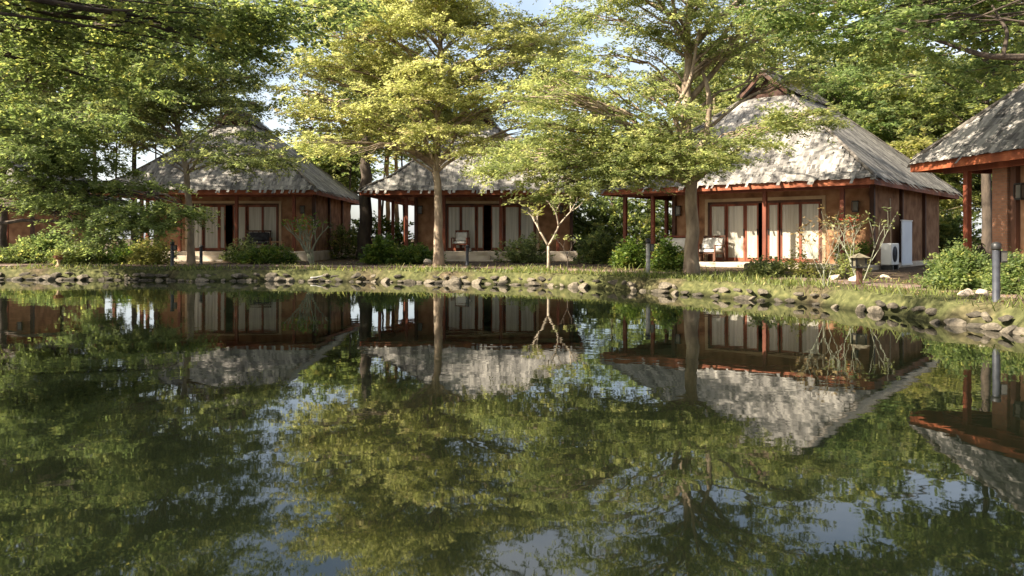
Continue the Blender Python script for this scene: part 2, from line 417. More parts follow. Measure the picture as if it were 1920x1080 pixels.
def add_leaves(mb, o, d, ln, K, ll, lw, rng, droop=.15, tilt=.45, tint=(0, 1), spread=1.0):
    """sprays: along every twig (origin o, direction d, length ln) K leaves, alternating sides, roughly facing up"""
    n = len(o)
    t = rng.random((n, K)) ** .8
    side = np.where(rng.random((n, K)) < .5, -1.0, 1.0)
    up = np.array([0, 0, 1.0])
    perp = unit(np.cross(np.broadcast_to(up, d.shape), d) + 1e-6)
    base = o[:, None, :] + d[:, None, :] * (ln[:, None] * t)[:, :, None]
    base[:, :, 2] -= droop * (ln[:, None] * t * t)
    base += rng.normal(0, .03 * spread, base.shape)
    ang = rng.uniform(.5, 1.35, (n, K))
    ld = d[:, None, :] * np.cos(ang)[:, :, None] + perp[:, None, :] * (side * np.sin(ang))[:, :, None]
    ld[:, :, 2] += rng.normal(-.15, .3, (n, K))
    ld = unit(ld)
    nm = unit(up + rng.normal(0, tilt, (n, K, 3)))
    wd = unit(np.cross(nm, ld))
    sc = rng.uniform(.5, 1.45, (n, K)) * (1.05 - .4 * t)
    L = ll * sc; Wd = lw * sc
    p0 = base
    mid = base + ld * (L * .5)[:, :, None]
    nn_ = np.cross(ld, wd)
    p1 = mid + wd * (Wd * .5)[:, :, None] - nn_ * (Wd * .12)[:, :, None]
    p3 = mid - wd * (Wd * .5)[:, :, None] - nn_ * (Wd * .12)[:, :, None]
    p2 = base + ld * L[:, :, None]
    v = np.stack([p0, p1, p2, p3], 2).reshape(-1, 3)
    N = n * K
    tw = rng.beta(1.5, 1.6, (n, 1)) * .82
    ti = np.clip(tw + rng.normal(.12, .13, (n, K)), 0, 1) * (tint[1] - tint[0]) + tint[0]
    ti = np.repeat(ti.ravel(), 4)
    q = np.arange(N * 4).reshape(-1, 4)
    mb.add(v, q, tint=ti)

def pad_twigs(c, r, n, rng, flat=.35):
    """n twigs inside a flattened clump; they point outward and a little up"""
    u = unit(rng.normal(0, 1, (n, 3))) * (rng.random((n, 1)) ** .45)
    # uneven: pull part of the twigs into random sub-clumps
    k = max(3, n // 9)
    sub = unit(rng.normal(0, 1, (k, 3))) * (rng.random((k, 1)) ** .4) * .9
    pick = rng.integers(0, k, n)
    m = rng.random(n) < .72
    u[m] = sub[pick[m]] + rng.normal(0, .16, (m.sum(), 3))
    o = np.asarray(c) + u * np.asarray(r)
    d = u * np.array([1, 1, flat * .5]) + rng.normal(0, .45, (n, 3)) * np.array([1, 1, .22])
    return o, unit(d)

def bez(a, b, c, n):
    t = np.linspace(0, 1, n)[:, None]
    return (1-t)**2 * a + 2*t*(1-t) * b + t*t * c

def make_tree(name, base, trunk, r0, pads, leaf, bark, seed, ll=.15, lw=.07, tw=.75, K=26, dens=1.0, fork=None, droop=.15, tilt=.7, rise=.45, top_r=.28, limbs=(), keepz=None, twf=1.0, nsub=5):
    """trunk: list of (dx, dy, z above base); pads: (x, y, z, rx, ry, rz, twigs) in world space"""
    rng = np.random.default_rng(seed)
    base = np.array(base, float)
    root = empty(name, base)
    tp = np.array(trunk, float)
    # smooth trunk
    s = np.linspace(0, len(tp)-1, 22)
    tr = np.stack([np.interp(s, np.arange(len(tp)), tp[:, k]) for k in range(3)], -1)
    for _ in range(3):
        tr[1:-1, :2] = (tr[:-2, :2] + 2*tr[1:-1, :2] + tr[2:, :2]) / 4
    tr[1:, :2] += rng.normal(0, r0*.10, (21, 2))
    h = tr[:, 2] / tr[-1, 2]
    rad = r0 * (1 - (1-top_r) * h)
    rad[0] *= 1.5; rad[1] *= 1.12
    tr0 = tr.copy(); tr0[0, 2] -= .25
    wood = MB(); wood.tube(tr0, rad, 10)
    wtr = tr + base
    if fork is None: fork = .45 * tr[-1, 2]
    lv = MB()
    for (x, y, z, rx, ry, rz, n) in pads:
        c = np.array([x, y, z])
        hd = math.hypot(x - base[0], y - base[1])
        za = np.clip(z - base[2] - rise*hd - .25, fork, tr[-1, 2])
        za += rng.uniform(-.2, .2)
        za = float(np.clip(za, fork*.9, tr[-1, 2]))
        k = np.searchsorted(tr[:, 2], za); k = min(max(k, 1), 21)
        f = (za - tr[k-1, 2]) / (tr[k, 2] - tr[k-1, 2] + 1e-6)
        a = wtr[k-1] * (1-f) + wtr[k] * f
        ra = rad[k]
        L = np.linalg.norm(c - a)
        ctrl = a + (c - a) * .45 + np.array([0, 0, .16 * L]) + rng.normal(0, .07 * L, 3)
        br = bez(a, ctrl, c, 10)
        br[2:-1] += rng.normal(0, .014 * L, (7, 3))
        rb = min(ra * .72, .014 + .0115 * L) * twf
        wood.tube(br - base, np.linspace(rb, .010, 10), 6)
        for _ in range(nsub):
            k0 = rng.integers(4, 9)
            e = c + unit(rng.normal(0, 1, 3)) * np.array([rx, ry, rz]) * .85
            e2 = bez(br[k0], (br[k0] + e)/2 + np.array([0, 0, .12]), e, 6)
            e2[1:-1] += rng.normal(0, .03, (4, 3))
            wood.tube(e2 - base, np.linspace(rb * .45, .005, 6), 5)
        nn_ = max(3, int(n * dens))
        o, d = pad_twigs(c, (rx, ry, rz), nn_, rng)
        if keepz is not None:
            m_ = o[:, 2] > keepz; o = o[m_]; d = d[m_]
        add_leaves(lv, o - base, d, rng.uniform(.6, 1.2, len(o)) * tw, K, ll, lw, rng, droop, tilt)
    for (pts, r1, r2) in limbs:
        pts = np.array(pts, float); s = np.linspace(0, len(pts)-1, 14)
        q = np.stack([np.interp(s, np.arange(len(pts)), pts[:, k]) for k in range(3)], -1)
        q[1:-1] = (q[:-2] + 2*q[1:-1] + q[2:]) / 4
        wood.tube(q - base, np.linspace(r1, r2, 14), 8)
    wood.build("trunk", bark, root)
    lv.build("crown", leaf, root)
    return root

def ppads(d, spec, k=1.0):
    """pads given as (photo x, photo y, depth offset, half width, half height, [twigs]) -> metres"""
    out = []
    for s in spec:
        px, py, dz, hw, hh = s[:5]
        dd_ = d + dz
        rx = hw / F * dd_; rz = hh / F * dd_
        n = s[5] if len(s) > 5 else int(26 * max(rx, .5) * max(rx, .5) * (0.6 + rz) * k) + 8
        out.append((X(px, dd_), dd_, Z(py, dd_), rx, max(rx * .95, .5), rz * .72, n))
    return out

def crown_pads(cx, cy, z0, z1, R, n, rng, rr=(1.0, 1.7), nt=26, top=.6):
    """layered crown: clumps through the volume, wide in the middle"""
    out = []
    for i in range(n):
        f = (i + rng.random()) / n
        prof = math.sin(math.pi * (.12 + .80 * f)) ** .7
        a = rng.random() * 6.283
        r = R * prof * math.sqrt(rng.random()) * .95
        s = rng.uniform(*rr)
        out.append((cx + r*math.cos(a), cy + r*math.sin(a), z0 + (z1 - z0) * f, s, s, s * rng.uniform(.28, .5), int(nt * s * s)))
    return out

# ------------------------------------------------------------------ cottages
def roof_h(u, v, q):
    low = q['ze'] + u * q['tl']
    ste = q['zr'] - (q['uc'] - u) * q['tp']
    left = np.maximum(low, ste)
    right = q['ze'] + (q['L'] - u) * q['tr']
    fr = q['ze'] + v * q['tf']
    bk = q['ze'] + (q['V'] - v) * q['tf']
    return np.minimum(np.minimum(left, right), np.minimum(fr, bk))

def streak(a):
    """weather streaks running down the slope: a smooth random value along the eave"""
    return np.clip(.5 + .28*np.sin(a*7.3 + 1.7*np.sin(a*2.9)) + .22*np.sin(a*17.1 + 2.3*np.sin(a*5.3)) + .2*np.sin(a*1.9), 0, 1)
def shingles(mb, pts, down, nrm, rng, ln=.31, wd=.095, lift=.016, along=None):
    n = len(pts)
    side = unit(np.cross(nrm, down))
    yaw = rng.normal(0, .07, n)[:, None]
    dn = unit(down + side * yaw)
    sd_ = unit(np.cross(nrm, dn))
    L = ln * rng.uniform(.88, 1.10, n)[:, None]; Wd = wd * rng.uniform(.7, 1.3, n)[:, None]
    b = pts + nrm * .02
    t = pts + dn * L + nrm * (lift * rng.uniform(.25, 1.0, n)[:, None])
    v = np.stack([b - sd_*Wd*.5, b + sd_*Wd*.5, t + sd_*Wd*.5, t - sd_*Wd*.5], 1).reshape(-1, 3)
    mb.add(v, np.arange(n*4).reshape(-1, 4), tint=np.repeat(np.clip(.62 * rng.beta(2.2, 2.6, n) + (.38 * streak(along) if along is not None else .19), 0, 1), 4))

def make_cottage(label, R, th, q, seed, steps=True, sides=('wall_lamp',), posts=None, detail=True):
    """R = photo-right end of the front eave (world x, y); th = turn in degrees; local x runs along the front to the right, y into the house, z from the floor"""
    rng = np.random.default_rng(seed)
    t = math.radians(th)
    L, V = q['L'], q['V']
    org = (R[0] - L*math.cos(t), R[1] + L*math.sin(t), q['floor'])
    root = empty("cottage", org, -t)
    tag(root, label, "cottage", "thatched cottages round the pond")
    ov, si = q['ov'], .5                       # front overhang, side inset
    wl, wr = L - 7.3, L - si                   # wall from / to
    vb = V - 1.2
    ze, zr = q['ze'], q['zr']
    # plinth
    mb = MB(); mb.box(.45, L - .25, .38, V - .9, -1.0, 0.0, ch=.02); mb.build("terrace_floor", M['concrete'], root)
    # walls with the wide door opening
    d0, d1, dh = L - 5.95, L - 2.0, 2.06
    wt = .16
    mb = MB()
    zt = ze + .25
    mb.box(wl, d0, ov, ov + wt, 0, zt); mb.box(d1, wr, ov, ov + wt, 0, zt); mb.box(d0, d1, ov, ov + wt, dh, zt)
    mb.box(wl, wl + wt, ov + wt, vb - wt, 0, zt); mb.box(wr - wt, wr, ov + wt, vb - wt, 0, zt); mb.box(wl, wr, vb - wt, vb, 0, zt)
    mb.build("wall", M['plaster'], root)
    # trim round the opening
    mb = MB()
    mb.box(d0 - .11, d0 - .005, ov - .025, ov - .003, 0.01, dh + .11); mb.box(d1 + .005, d1 + .11, ov - .025, ov - .003, .01, dh + .11)
    mb.box(d0 - .005, d1 + .005, ov - .025, ov - .003, dh + .005, dh + .11)
    mb.build("door_trim", M['trim'], root)
    mb = MB()
    mb.box(d0, d0 + .07, ov - .012, ov + .13, .0, dh - .07); mb.box(d1 - .07, d1, ov - .012, ov + .13, .0, dh - .07)
    mb.box(d0, d1, ov - .014, ov + .13, dh - .07, dh - .002); mb.box(d0 + .07, d1 - .07, ov, ov + .13, .002, .03)
    mb.build("door_frame", M['darkwood'], root)
    # sliding leaves: widths read off the photo (the third pair stands half open)
    w = d1 - d0 - .14
    jv = rng.uniform(-.035, .035)
    xs_ = [(0.00, .155), (.155, .330), (.340, .435 + jv), (.520 + jv, .645), (.655, .83), (.83, 1.0)]
    for k, (a, b) in enumerate(xs_):
        x0, x1 = d0 + .07 + a*w, d0 + .07 + b*w
        yo = ov + (.015 if k in (0, 2, 3, 5) else .06)
        f = .055 if k not in (2, 3) else .05
        m_ = MB()
        m_.box(x0, x0 + f, yo, yo + .04, .03, dh - .075); m_.box(x1 - f, x1, yo, yo + .04, .03, dh - .075)
        m_.box(x0 + f, x1 - f, yo, yo + .04, .03, .14); m_.box(x0 + f, x1 - f, yo, yo + .04, dh - .15, dh - .075)
        leaf = m_.build("sliding_door", M['redwood'], root)
        # curtain hung in soft folds behind the glass
        nx_ = 14
        cx_ = np.linspace(x0 + f - .006, x1 - f + .006, nx_)
        cy_ = yo + .02 + .007 * np.sin(np.arange(nx_) * (1.7 + .25*k) + k + seed)
        vv = np.concatenate([np.stack([cx_, cy_, np.full(nx_, .135)], -1), np.stack([cx_, cy_, np.full(nx_, dh - .145)], -1)])
        m_ = MB(); m_.add(vv, [(i, i+1, nx_+i+1, nx_+i) for i in range(nx_-1)], smooth=True)
        m_.build("pane", M['curtain'], leaf)
        xh = x1 - .03 if k in (0, 1, 2) else x0 + .03
        m_ = MB(); m_.box(xh - .012, xh + .012, yo - .035, yo - .003, .92, 1.12, ch=.004); m_.build("handle", M['metal_black'], leaf)
    # dark inner floor / room is closed by the walls; ceiling over everything
    mb = MB(); mb.box(.22, L - .22, .22, V - .22, ze + .02, ze + .07); mb.build("ceiling", M['soffit'], root)
    # timber posts along the front and round the open side terrace
    pl = posts if posts is not None else [(L - 1.08, .55), (L - 3.5, .55), (L - 5.9, .55), (.75, .55), (.75, 3.6), (.75, 7.0), (1.9, .55)]
    for (u, v_) in pl:
        m_ = MB(); m_.box(u - .065, u + .065, v_ - .065, v_ + .065, 0, ze + .02, ch=.012); m_.build("post", M['redwood'], root)
    for (u, v_) in ((wl + .06, ov - .05), (wr + .02, ov - .02), (wr + .04, vb * .45), (wr + .04, vb * .75)):
        m_ = MB(); m_.box(u - .07, u + .07, v_ - .07, v_ + .07, 0, ze + .02, ch=.01); m_.build("corner_post", M['darkwood'], root)
    m_ = MB(); m_.box(.5, L - .3, .49, .61, ze - .20, ze + .018, ch=.01); m_.box(.69, .81, .62, V - 1, ze - .20, ze + .018, ch=.01)
    m_.build("eave_beam", M['redwood'], root)
    m_ = MB()
    fz0, fz1 = ze - .13, ze + .06
    m_.box(.02, L - .02, .02, .07, fz0, fz1); m_.box(.02, L - .02, V - .07, V - .02, fz0, fz1)
    m_.box(.02, .07, .072, V - .072, fz0, fz1); m_.box(L - .07, L - .02, .072, V - .072, fz0, fz1)
    fas = m_.build("fascia", M['fascia'], root)
    # ---- roof: underlay grid + shingles
    g = np.linspace(0, L, 48); gv = np.linspace(0, V, 56)
    U, VV = np.meshgrid(g, gv); Hh = roof_h(U, VV, q)
    Hh = Hh + .008 * np.sin(U*1.1 + seed) * np.sin(VV*.9)
    m_ = MB(); nyy, nxx = U.shape
    ii, jj = np.meshgrid(np.arange(nyy-1), np.arange(nxx-1), indexing='ij')
    m_.add(np.stack([U, VV, Hh + .10], -1).reshape(-1, 3), np.stack([ii*nxx+jj, ii*nxx+jj+1, (ii+1)*nxx+jj+1, (ii+1)*nxx+jj], -1).reshape(-1, 4), tint=.3)
    n = int(L * V * 190)
    # courses: quantise distance to the eave so that the shingles lie in rows
    u = rng.uniform(.16, L - .16, n); v_ = rng.uniform(.16, V - .16, n)
    e = .02
    du = (roof_h(u + e, v_, q) - roof_h(u - e, v_, q)) / (2*e); dv = (roof_h(u, v_ + e, q) - roof_h(u, v_ - e, q)) / (2*e)
    gm = np.hypot(du, dv) + 1e-6
    h0 = roof_h(u, v_, q)
    course = .22
    off = ((h0 - ze) % (course * .7)) / gm
    sh = off * rng.uniform(.86, 1.0, n)
    u = u - du/gm * sh; v_ = v_ - dv/gm * sh
    h0 = roof_h(u, v_, q)
    nr = unit(np.stack([-du, -dv, np.ones(n)], -1))
    dn = unit(np.stack([-du/gm, -dv/gm, -gm], -1))
    shingles(m_, np.stack([u, v_, h0 + .10], -1) + nr * .01, dn, nr, rng, along=np.where(np.abs(du) > np.abs(dv), v_ + 3.3, u))
    # a close, even course along the four eaves
    for ax_, sgn in (('v', 0), ('v', 1), ('u', 0), ('u', 1)):
        k = int((L if ax_ == 'v' else V) * 34)
        a = rng.uniform(0.0, L if ax_ == 'v' else V, k); bb = rng.uniform(.10, .17, k)
        if ax_ == 'v': eu, ev = a, np.where(sgn, V - bb, bb)
        else: eu, ev = np.where(sgn, L - bb, bb), a
        sl_ = q['tf'] if ax_ == 'v' else (q['tr'] if sgn else q['tl'])
        d2 = -1.0 if sgn == 0 else 1.0
        dv3 = np.array([0, d2, -sl_]) if ax_ == 'v' else np.array([d2, 0, -sl_])
        nv3 = np.array([0, d2*sl_, 1.0]) if ax_ == 'v' else np.array([d2*sl_, 0, 1.0])
        shingles(m_, np.stack([eu, ev, roof_h(eu, ev, q) + .125], -1), unit(np.tile(dv3[None], (k, 1))), unit(np.tile(nv3[None], (k, 1))), rng, ln=.24, wd=.12, lift=.012, along=a)
    # ---- gablet cap: short ridge roof standing on the hips, open triangular ends front and back
    vg, zg = q['vg'], q['zg']
    uc = q['uc']
    hwR = (zr - zg) / q['tr']; hwL = (zr - zg) / q['tp']
    e0, e1 = vg - .35, V - vg + .35
    top = .24
    for sgn, hw, sl_ in ((1, hwR, q['tr']), (-1, hwL, q['tp'])):
        a0 = (uc, e0, zr + top); a1 = (uc, e1, zr + top); b0 = (uc + sgn*hw, e0 + .1, zg + top - .02); b1 = (uc + sgn*hw, e1 - .1, zg + top - .02)
        vv = [a0, a1, b1, b0] + [(p[0], p[1], p[2] - .12) for p in (a0, a1, b1, b0)]
        m_.add(vv, [(0, 1, 2, 3), (7, 6, 5, 4), (0, 3, 7, 4), (3, 2, 6, 7), (2, 1, 5, 6)], tint=.3)
        k = int(hw * (e1 - e0) * 150)
        s1 = rng.random(k); s2 = rng.uniform(e0, e1, k)
        pts = np.stack([uc + sgn*hw*s1, s2, zr + top - hw*sl_*s1], -1)
        nr = unit(np.tile(np.array([[sgn*sl_, 0, 1.0]]), (k, 1))); dn = unit(np.tile(np.array([[sgn*1.0, 0, -sl_]]), (k, 1)))
        shingles(m_, pts, dn, nr, rng, lift=.07)
    roof = m_.build("roof", M['thatch'], root)
    # gable panels + barge boards
    for vv0, sg in ((vg, -1), (V - vg, 1)):
        g_ = MB()
        z0_ = q['ze'] + vg * q['tf'] - .1
        hb = (zr - z0_)
        a = (uc - hb / q['tp'], vv0, z0_); b = (uc + hb / q['tr'], vv0, z0_); c = (uc, vv0, zr + .1)
        g_.add([a, b, c, (a[0], a[1] + sg*.06, a[2]), (b[0], b[1] + sg*.06, b[2]), (c[0], c[1] + sg*.06, c[2])], [(0, 1, 4, 3), (1, 2, 5, 4), (2, 0, 3, 5)], [(0, 2, 1), (3, 4, 5)])
        g_.build("gable_panel", M['gable'], roof)
        g_ = MB()
        for sgn, hw in ((1, hwR), (-1, hwL)):
            ye = (e0 if sg < 0 else e1) + sg * .012
            p0 = np.array([uc, ye, zr + top - .02]); p1 = np.array([uc + sgn*hw*1.02, ye - sg*.1, zg + top - .05])
            dn_ = np.array([0, 0, -.15]); th_ = np.array([0, sg*.035, 0])
            g_.add([p0, p1, p1 + dn_, p0 + dn_, p0 + th_, p1 + th_, p1 + dn_ + th_, p0 + dn_ + th_],
                   [(0, 1, 2, 3), (4, 7, 6, 5), (0, 4, 5, 1), (3, 2, 6, 7), (1, 5, 6, 2)])
        g_.build("barge_board", M['darkwood'], roof)
    g_ = MB(); yy = np.linspace(e0 - .05, e1 + .05, 14)
    g_.tube(np.stack([np.full(14, uc), yy, zr + top + .02 + .015*np.sin(yy*5)], -1), .085, 7)
    g_.build("ridge_cap", M['thatch_base'], roof)
    hs = np.linspace(.06, zg - ze - .02, 16)
    uR = L - hs / q['tr']; uL = np.minimum(hs / q['tl'], uc - (zr - ze - hs) / q['tp']); vF = hs / q['tf']
    for uu, vv_ in ((uR, vF), (uL, vF), (uR, V - vF), (uL, V - vF)):
        g_ = MB(); g_.tube(np.stack([uu, vv_, ze + hs + .115 + .008*np.sin(hs*9)], -1), .055, 6)
        g_.build("hip_cap", M['thatch_base'], roof)
    if 'pier' in q:
        u0 = q['pier']
        m_ = MB(); m_.box(u0, u0 + .42, .88, 1.28, 0, ze + .02, ch=.015); m_.build("pier", M['brick'], root)
    # wall lamps
    for (u, v_) in ((wr - .45, ov - .09), (wl + .25, ov - .09)):
        g_ = MB(); g_.box(u - .035, u + .035, v_ + .04, v_ + .087, 1.62, 1.95); g_.box(u - .10, u + .10, v_ - .10, v_ + .04, 1.93, 1.97, ch=.01)
        g_.box(u - .10, u - .08, v_ - .10, v_ - .08, 1.66, 1.93); g_.box(u + .08, u + .10, v_ - .10, v_ - .08, 1.66, 1.93); g_.box(u - .09, u + .09, v_ - .09, v_ + .03, 1.62, 1.66)
        lamp = g_.build("wall_lamp", M['metal_black'], root)
        g_ = MB(); g_.box(u - .07, u + .07, v_ - .07, v_ + .03, 1.661, 1.929); g_.build("lamp_glass", M['lampglass'], lamp)
    if steps:
        c0, c1 = q.get('steps', (L - 6.2, L - 3.9))
        for k in range(2):
            m_ = MB(); m_.box(c0 - .15*k, c1 + .15*k, -.02 - .34*k, .378 - .4*k if k else .378, -1.0, -.17 - .17*k, ch=.015)
            m_.build("step", M['concrete'], root)
    return root

Q = dict(L=9.4, V=10.6, ze=2.50, zr=6.25, uc=4.7, tl=.50, tp=.90, tr=.80, tf=.86, vg=3.7, zg=5.70, ov=1.5, floor=.75)
# house B and its neighbours
H1 = make_cottage("shaded cottage whose dark side roof slopes down beside the bright sky gap", (-8.1, 33.0), 0, dict(Q), 11)
H2 = make_cottage("cottage behind the straight pale trunk, its grey roof half hidden by yellow foliage", (3.0, 33.0), 2, dict(Q), 12, )
H3 = make_cottage("large sunlit cottage with branch shadows on its roof and cream curtains behind red doors", (10.48, 23.0), 40,
                  dict(Q, V=11.6, zr=6.6, tr=.87, tp=.87, tf=.90, vg=3.7, zg=5.86, floor=.50, L=9.5, uc=4.75, tl=.863), 13, steps=False)
H4 = make_cottage("cottage cut off at the right edge with a blue-grey shingle roof and brick-brown pier", (9.33 + .168*9.4, 18.7 - .986*9.4), 80.3,
                  dict(Q, floor=.48, zr=7.0, tr=.96, tp=.96, tl=.96, tf=.96, ov=.95, vg=3.2, zg=6.1, pier=1.52), 14, steps=False, posts=[(1.2, .55), (4.5, .55), (7.6, .55), (.75, 4.0), (.75, 7.2)])
H0 = make_cottage("cottage mostly hidden by low branches at the left edge of the pond", (-20.4, 33.5), -6, dict(Q), 15)

# ------------------------------------------------------------------ main trees
def fill_pads(d, seed, n, cx, cy, ax, ay, gaps=(), hw=(50, 95), hh=(14, 26), dz=1.8):
    """more foliage clumps through a crown of half size ax, ay photo pixels, leaving the sky gaps open"""
    rg = np.random.default_rng(seed); out = []
    while len(out) < n:
        a = rg.random() * 6.283; r = math.sqrt(rg.random())
        px, py = cx + ax*r*math.cos(a), cy + ay*r*math.sin(a)
        w = rg.uniform(*hw)
        if any(gx0 - w*.8 < px < gx1 + w*.8 and gy0 - 15 < py < gy1 + 15 for gx0, gx1, gy0, gy1 in gaps): continue
        out.append((px, py, rg.uniform(-dz, dz), w, rg.uniform(*hh)))
    return ppads(d, out, 1.0)
rngG = np.random.default_rng(5)
# tree with the straight pale trunk before the second cottage (yellow green)
dB = 26.8
pB = ppads(dB, [(620, 120, 0, 95, 40), (700, 55, -1, 110, 38), (600, 190, 1, 60, 22), (650, 240, 0, 75, 26), (690, 275, 1, 55, 20), (760, 185, -1.5, 110, 30), (745, 120, 1.5, 110, 34),
                (850, 55, 1, 110, 38), (840, 130, -1.5, 110, 34), (930, 110, 0, 100, 36), (960, 185, -1, 95, 30), (880, 215, 1, 80, 24), (1010, 90, 1.5, 90, 34), (1060, 150, 0, 80, 30),
                (1030, 230, -.5, 80, 26), (800, 250, -2, 60, 20), (790, 8, 0, 120, 34), (930, 40, 1, 60, 24), (660, 10, 1, 80, 30), (1060, 40, 1, 80, 30), (560, 250, 1.5, 40, 12), (900, 285, -2, 50, 16)], 1.0)
pB += ppads(dB, [(560, 165, 0, 40, 8), (545, 215, -1, 40, 8), (600, 265, -2.6, 60, 13), (650, 285, -2.6, 55, 12), (570, 130, 1, 50, 10), (600, 60, 0, 60, 18)], 1.0)
pB += crown_pads(X(830, dB), dB, 9.3, 12.6, 5.4, 26, rngG, (1.1, 1.7), 24)
pB += fill_pads(dB, 301, 34, 815, 110, 240, 190, [(885, 1000, -40, 22), (470, 560, 100, 300)])
bB = (X(822, dB), dB, gz1(X(822, dB), dB))
t = make_tree("broadleaf_tree", bB, [(0, 0, 0), (.02, 0, 2.2), (-.1, 0, 3.6), (-.05, .1, 5.2), (.1, 0, 7.5), (.1, 0, 10.5)], .16, pB, L_['yellow'], M['bark'], 21, ll=.13, lw=.052, tw=.85, K=36, fork=3.3, dens=1.25,
              limbs=[([(bB[0]-.1, dB, bB[2]+3.4), (bB[0]-.5, dB-.2, bB[2]+4.3), (bB[0]-.75, dB, bB[2]+6.2)], .08, .03), ([(bB[0], dB, bB[2]+3.5), (bB[0]+.45, dB-.1, bB[2]+4.1), (bB[0]+1.1, dB, bB[2]+5.6)], .085, .03)])
tag(t, "yellow-green tree with a straight pale trunk before the half-hidden cottage", "tree")

# big tree before the sunlit cottage (olive)
dC = 20.2
pC = ppads(dC, [(1285, 55, 0, 120, 34), (1180, 90, .5, 100, 30), (1390, 95, 0, 95, 26), (1440, 50, 1, 70, 26), (1090, 130, 0, 80, 26), (1140, 175, -1, 95, 26), (1230, 150, 1, 80, 24),
                (1060, 200, .5, 90, 24), (1120, 240, -.5, 100, 24), (1020, 260, 0, 80, 22), (1180, 270, -1, 100, 22), (1060, 310, -.5, 105, 22), (985, 330, -1, 60, 18), (1160, 315, -1.2, 80, 16),
                (1285, 290, -1.6, 90, 18), (1350, 262, -1.2, 80, 14), (1430, 240, -1, 70, 12), (1500, 218, -.8, 80, 11), (1235, 215, -1.5, 55, 20), (1330, 130, 1.2, 80, 22),
                (1460, 130, .8, 75, 18), (1520, 150, 1, 55, 14), (1250, 5, 0, 120, 30), (1120, 30, 1, 90, 30), (1400, 10, 0, 90, 26), (1010, 160, 1, 60, 20), (1045, 350, -.8, 60, 14), (1215, 340, -1, 40, 10)], 1.15)
pC += crown_pads(X(1270, dC), dC, 7.4, 10.6, 4.2, 12, rngG, (.9, 1.3), 26)
pC += ppads(dC, [(1000, 300, -.5, 70, 20, 60), (960, 320, -.8, 60, 16, 45), (1060, 345, -1, 60, 16, 45), (1110, 300, -1, 80, 18, 60), (1020, 370, -1, 40, 12, 20), (1170, 290, -1.4, 90, 18, 60), (1230, 300, -1.6, 60, 16, 40), (1090, 255, -.6, 90, 22, 70), (940, 290, 0, 50, 16, 40)])
pC += ppads(dC, [(1190, 325, -1.4, 80, 13, 55), (1260, 318, -1.8, 60, 11, 40), (1325, 296, -1.6, 65, 11, 45), (1395, 272, -1.4, 65, 9, 40), (1470, 232, -1.2, 70, 9, 40), (1545, 212, -.8, 60, 8, 30), (1160, 345, -1.2, 45, 8, 20)])
pC += fill_pads(dC, 302, 24, 1190, 120, 240, 180, [(885, 1000, -40, 22), (1390, 1560, 150, 330), (1280, 1330, 235, 330)], hw=(45, 85))
pC += [(X(p_, 22.5) + rngG.normal(0, .5), 22.5 + rngG.normal(0, 1), z_, 1.3, 1.3, .5, 50) for p_ in (1480, 1560, 1640, 1720) for z_ in (8.3, 9.2, 10.0)]
bC = (X(1298, dC), dC, gz1(X(1298, dC), dC))
t = make_tree("broadleaf_tree", bC, [(0, 0, 0), (-.02, 0, 1.6), (-.06, 0, 2.8), (-.2, 0, 4.0), (-.1, .1, 5.5), (0, 0, 8.5)], .18, pC, L_['olive'], M['bark'], 22, ll=.112, lw=.043, tw=.7, K=38, fork=2.5, dens=1.1,
              limbs=[([(bC[0]-.06, dC, bC[2]+2.9), (bC[0]+.35, dC-.1, bC[2]+3.5), (bC[0]+.45, dC, bC[2]+4.6), (bC[0]+.2, dC+.2, bC[2]+5.6)], .11, .04),
                     ([(bC[0]-.15, dC, bC[2]+3.3), (bC[0]-.55, dC-.2, bC[2]+4.1), (bC[0]-.1, dC-.3, bC[2]+4.9), (bC[0]+.1, dC-.3, bC[2]+6.2)], .075, .03),
                     ([(bC[0], dC, bC[2]+2.8), (bC[0]+.9, dC-.6, bC[2]+3.3), (bC[0]+2.3, dC-1, bC[2]+4.0)], .06, .02)])
tag(t, "olive-leaved tree with a thick trunk before the large sunlit cottage", "tree")

# slim tree before the first cottage
dA = 28.0
pA = ppads(dA, [(320, 215, 0, 75, 16), (410, 185, -1, 60, 14), (250, 180, 0, 90, 26), (170, 150, 1, 90, 30), (430, 250, -1.5, 50, 8), (490, 292, -1.5, 60, 9), (300, 140, -1, 90, 28), (100, 230, 0, 85, 24),
                (190, 235, -1, 80, 22), (380, 125, 1, 70, 26), (440, 150, 0, 55, 18), (255, 262, -1, 60, 12), (60, 150, 0, 90, 34), (230, 90, 1, 110, 34), (360, 60, 0, 100, 34), (110, 70, 0, 100, 36), (460, 100, 1, 50, 18),
                (400, 295, -2, 60, 10), (480, 60, 1, 60, 24)], 1.0)
pA += ppads(dA, [(400, 270, -2, 60, 9), (470, 310, -2.2, 50, 8), (520, 300, -2, 40, 9), (430, 305, -2.2, 50, 6), (230, 205, -1.5, 80, 14)], 1.2)
pA += ppads(dA, [(485, 140, 0, 40, 8), (500, 195, -1, 35, 7), (470, 215, -1, 50, 9)], .8)
pA += crown_pads(X(270, dA), dA, 8.8, 12.2, 5.5, 24, rngG, (1.1, 1.7), 24)
pA += fill_pads(dA, 303, 24, 230, 100, 240, 110, [(470, 620, 100, 300)])
bA = (X(358, dA), dA, gz1(X(358, dA), dA))
t = make_tree("broadleaf_tree", bA, [(0, 0, 0), (0, 0, 1.6), (-.12, 0, 2.6), (-.15, 0, 3.6), (-.6, 0, 5.4), (-1.2, 0, 9.5)], .125, pA, L_['green'], M['bark'], 23, ll=.132, lw=.05, tw=.85, K=36, twf=.65, fork=3.3, dens=1.5)
tag(t, "slim green tree with a grey leaning trunk before the shaded cottage", "tree")

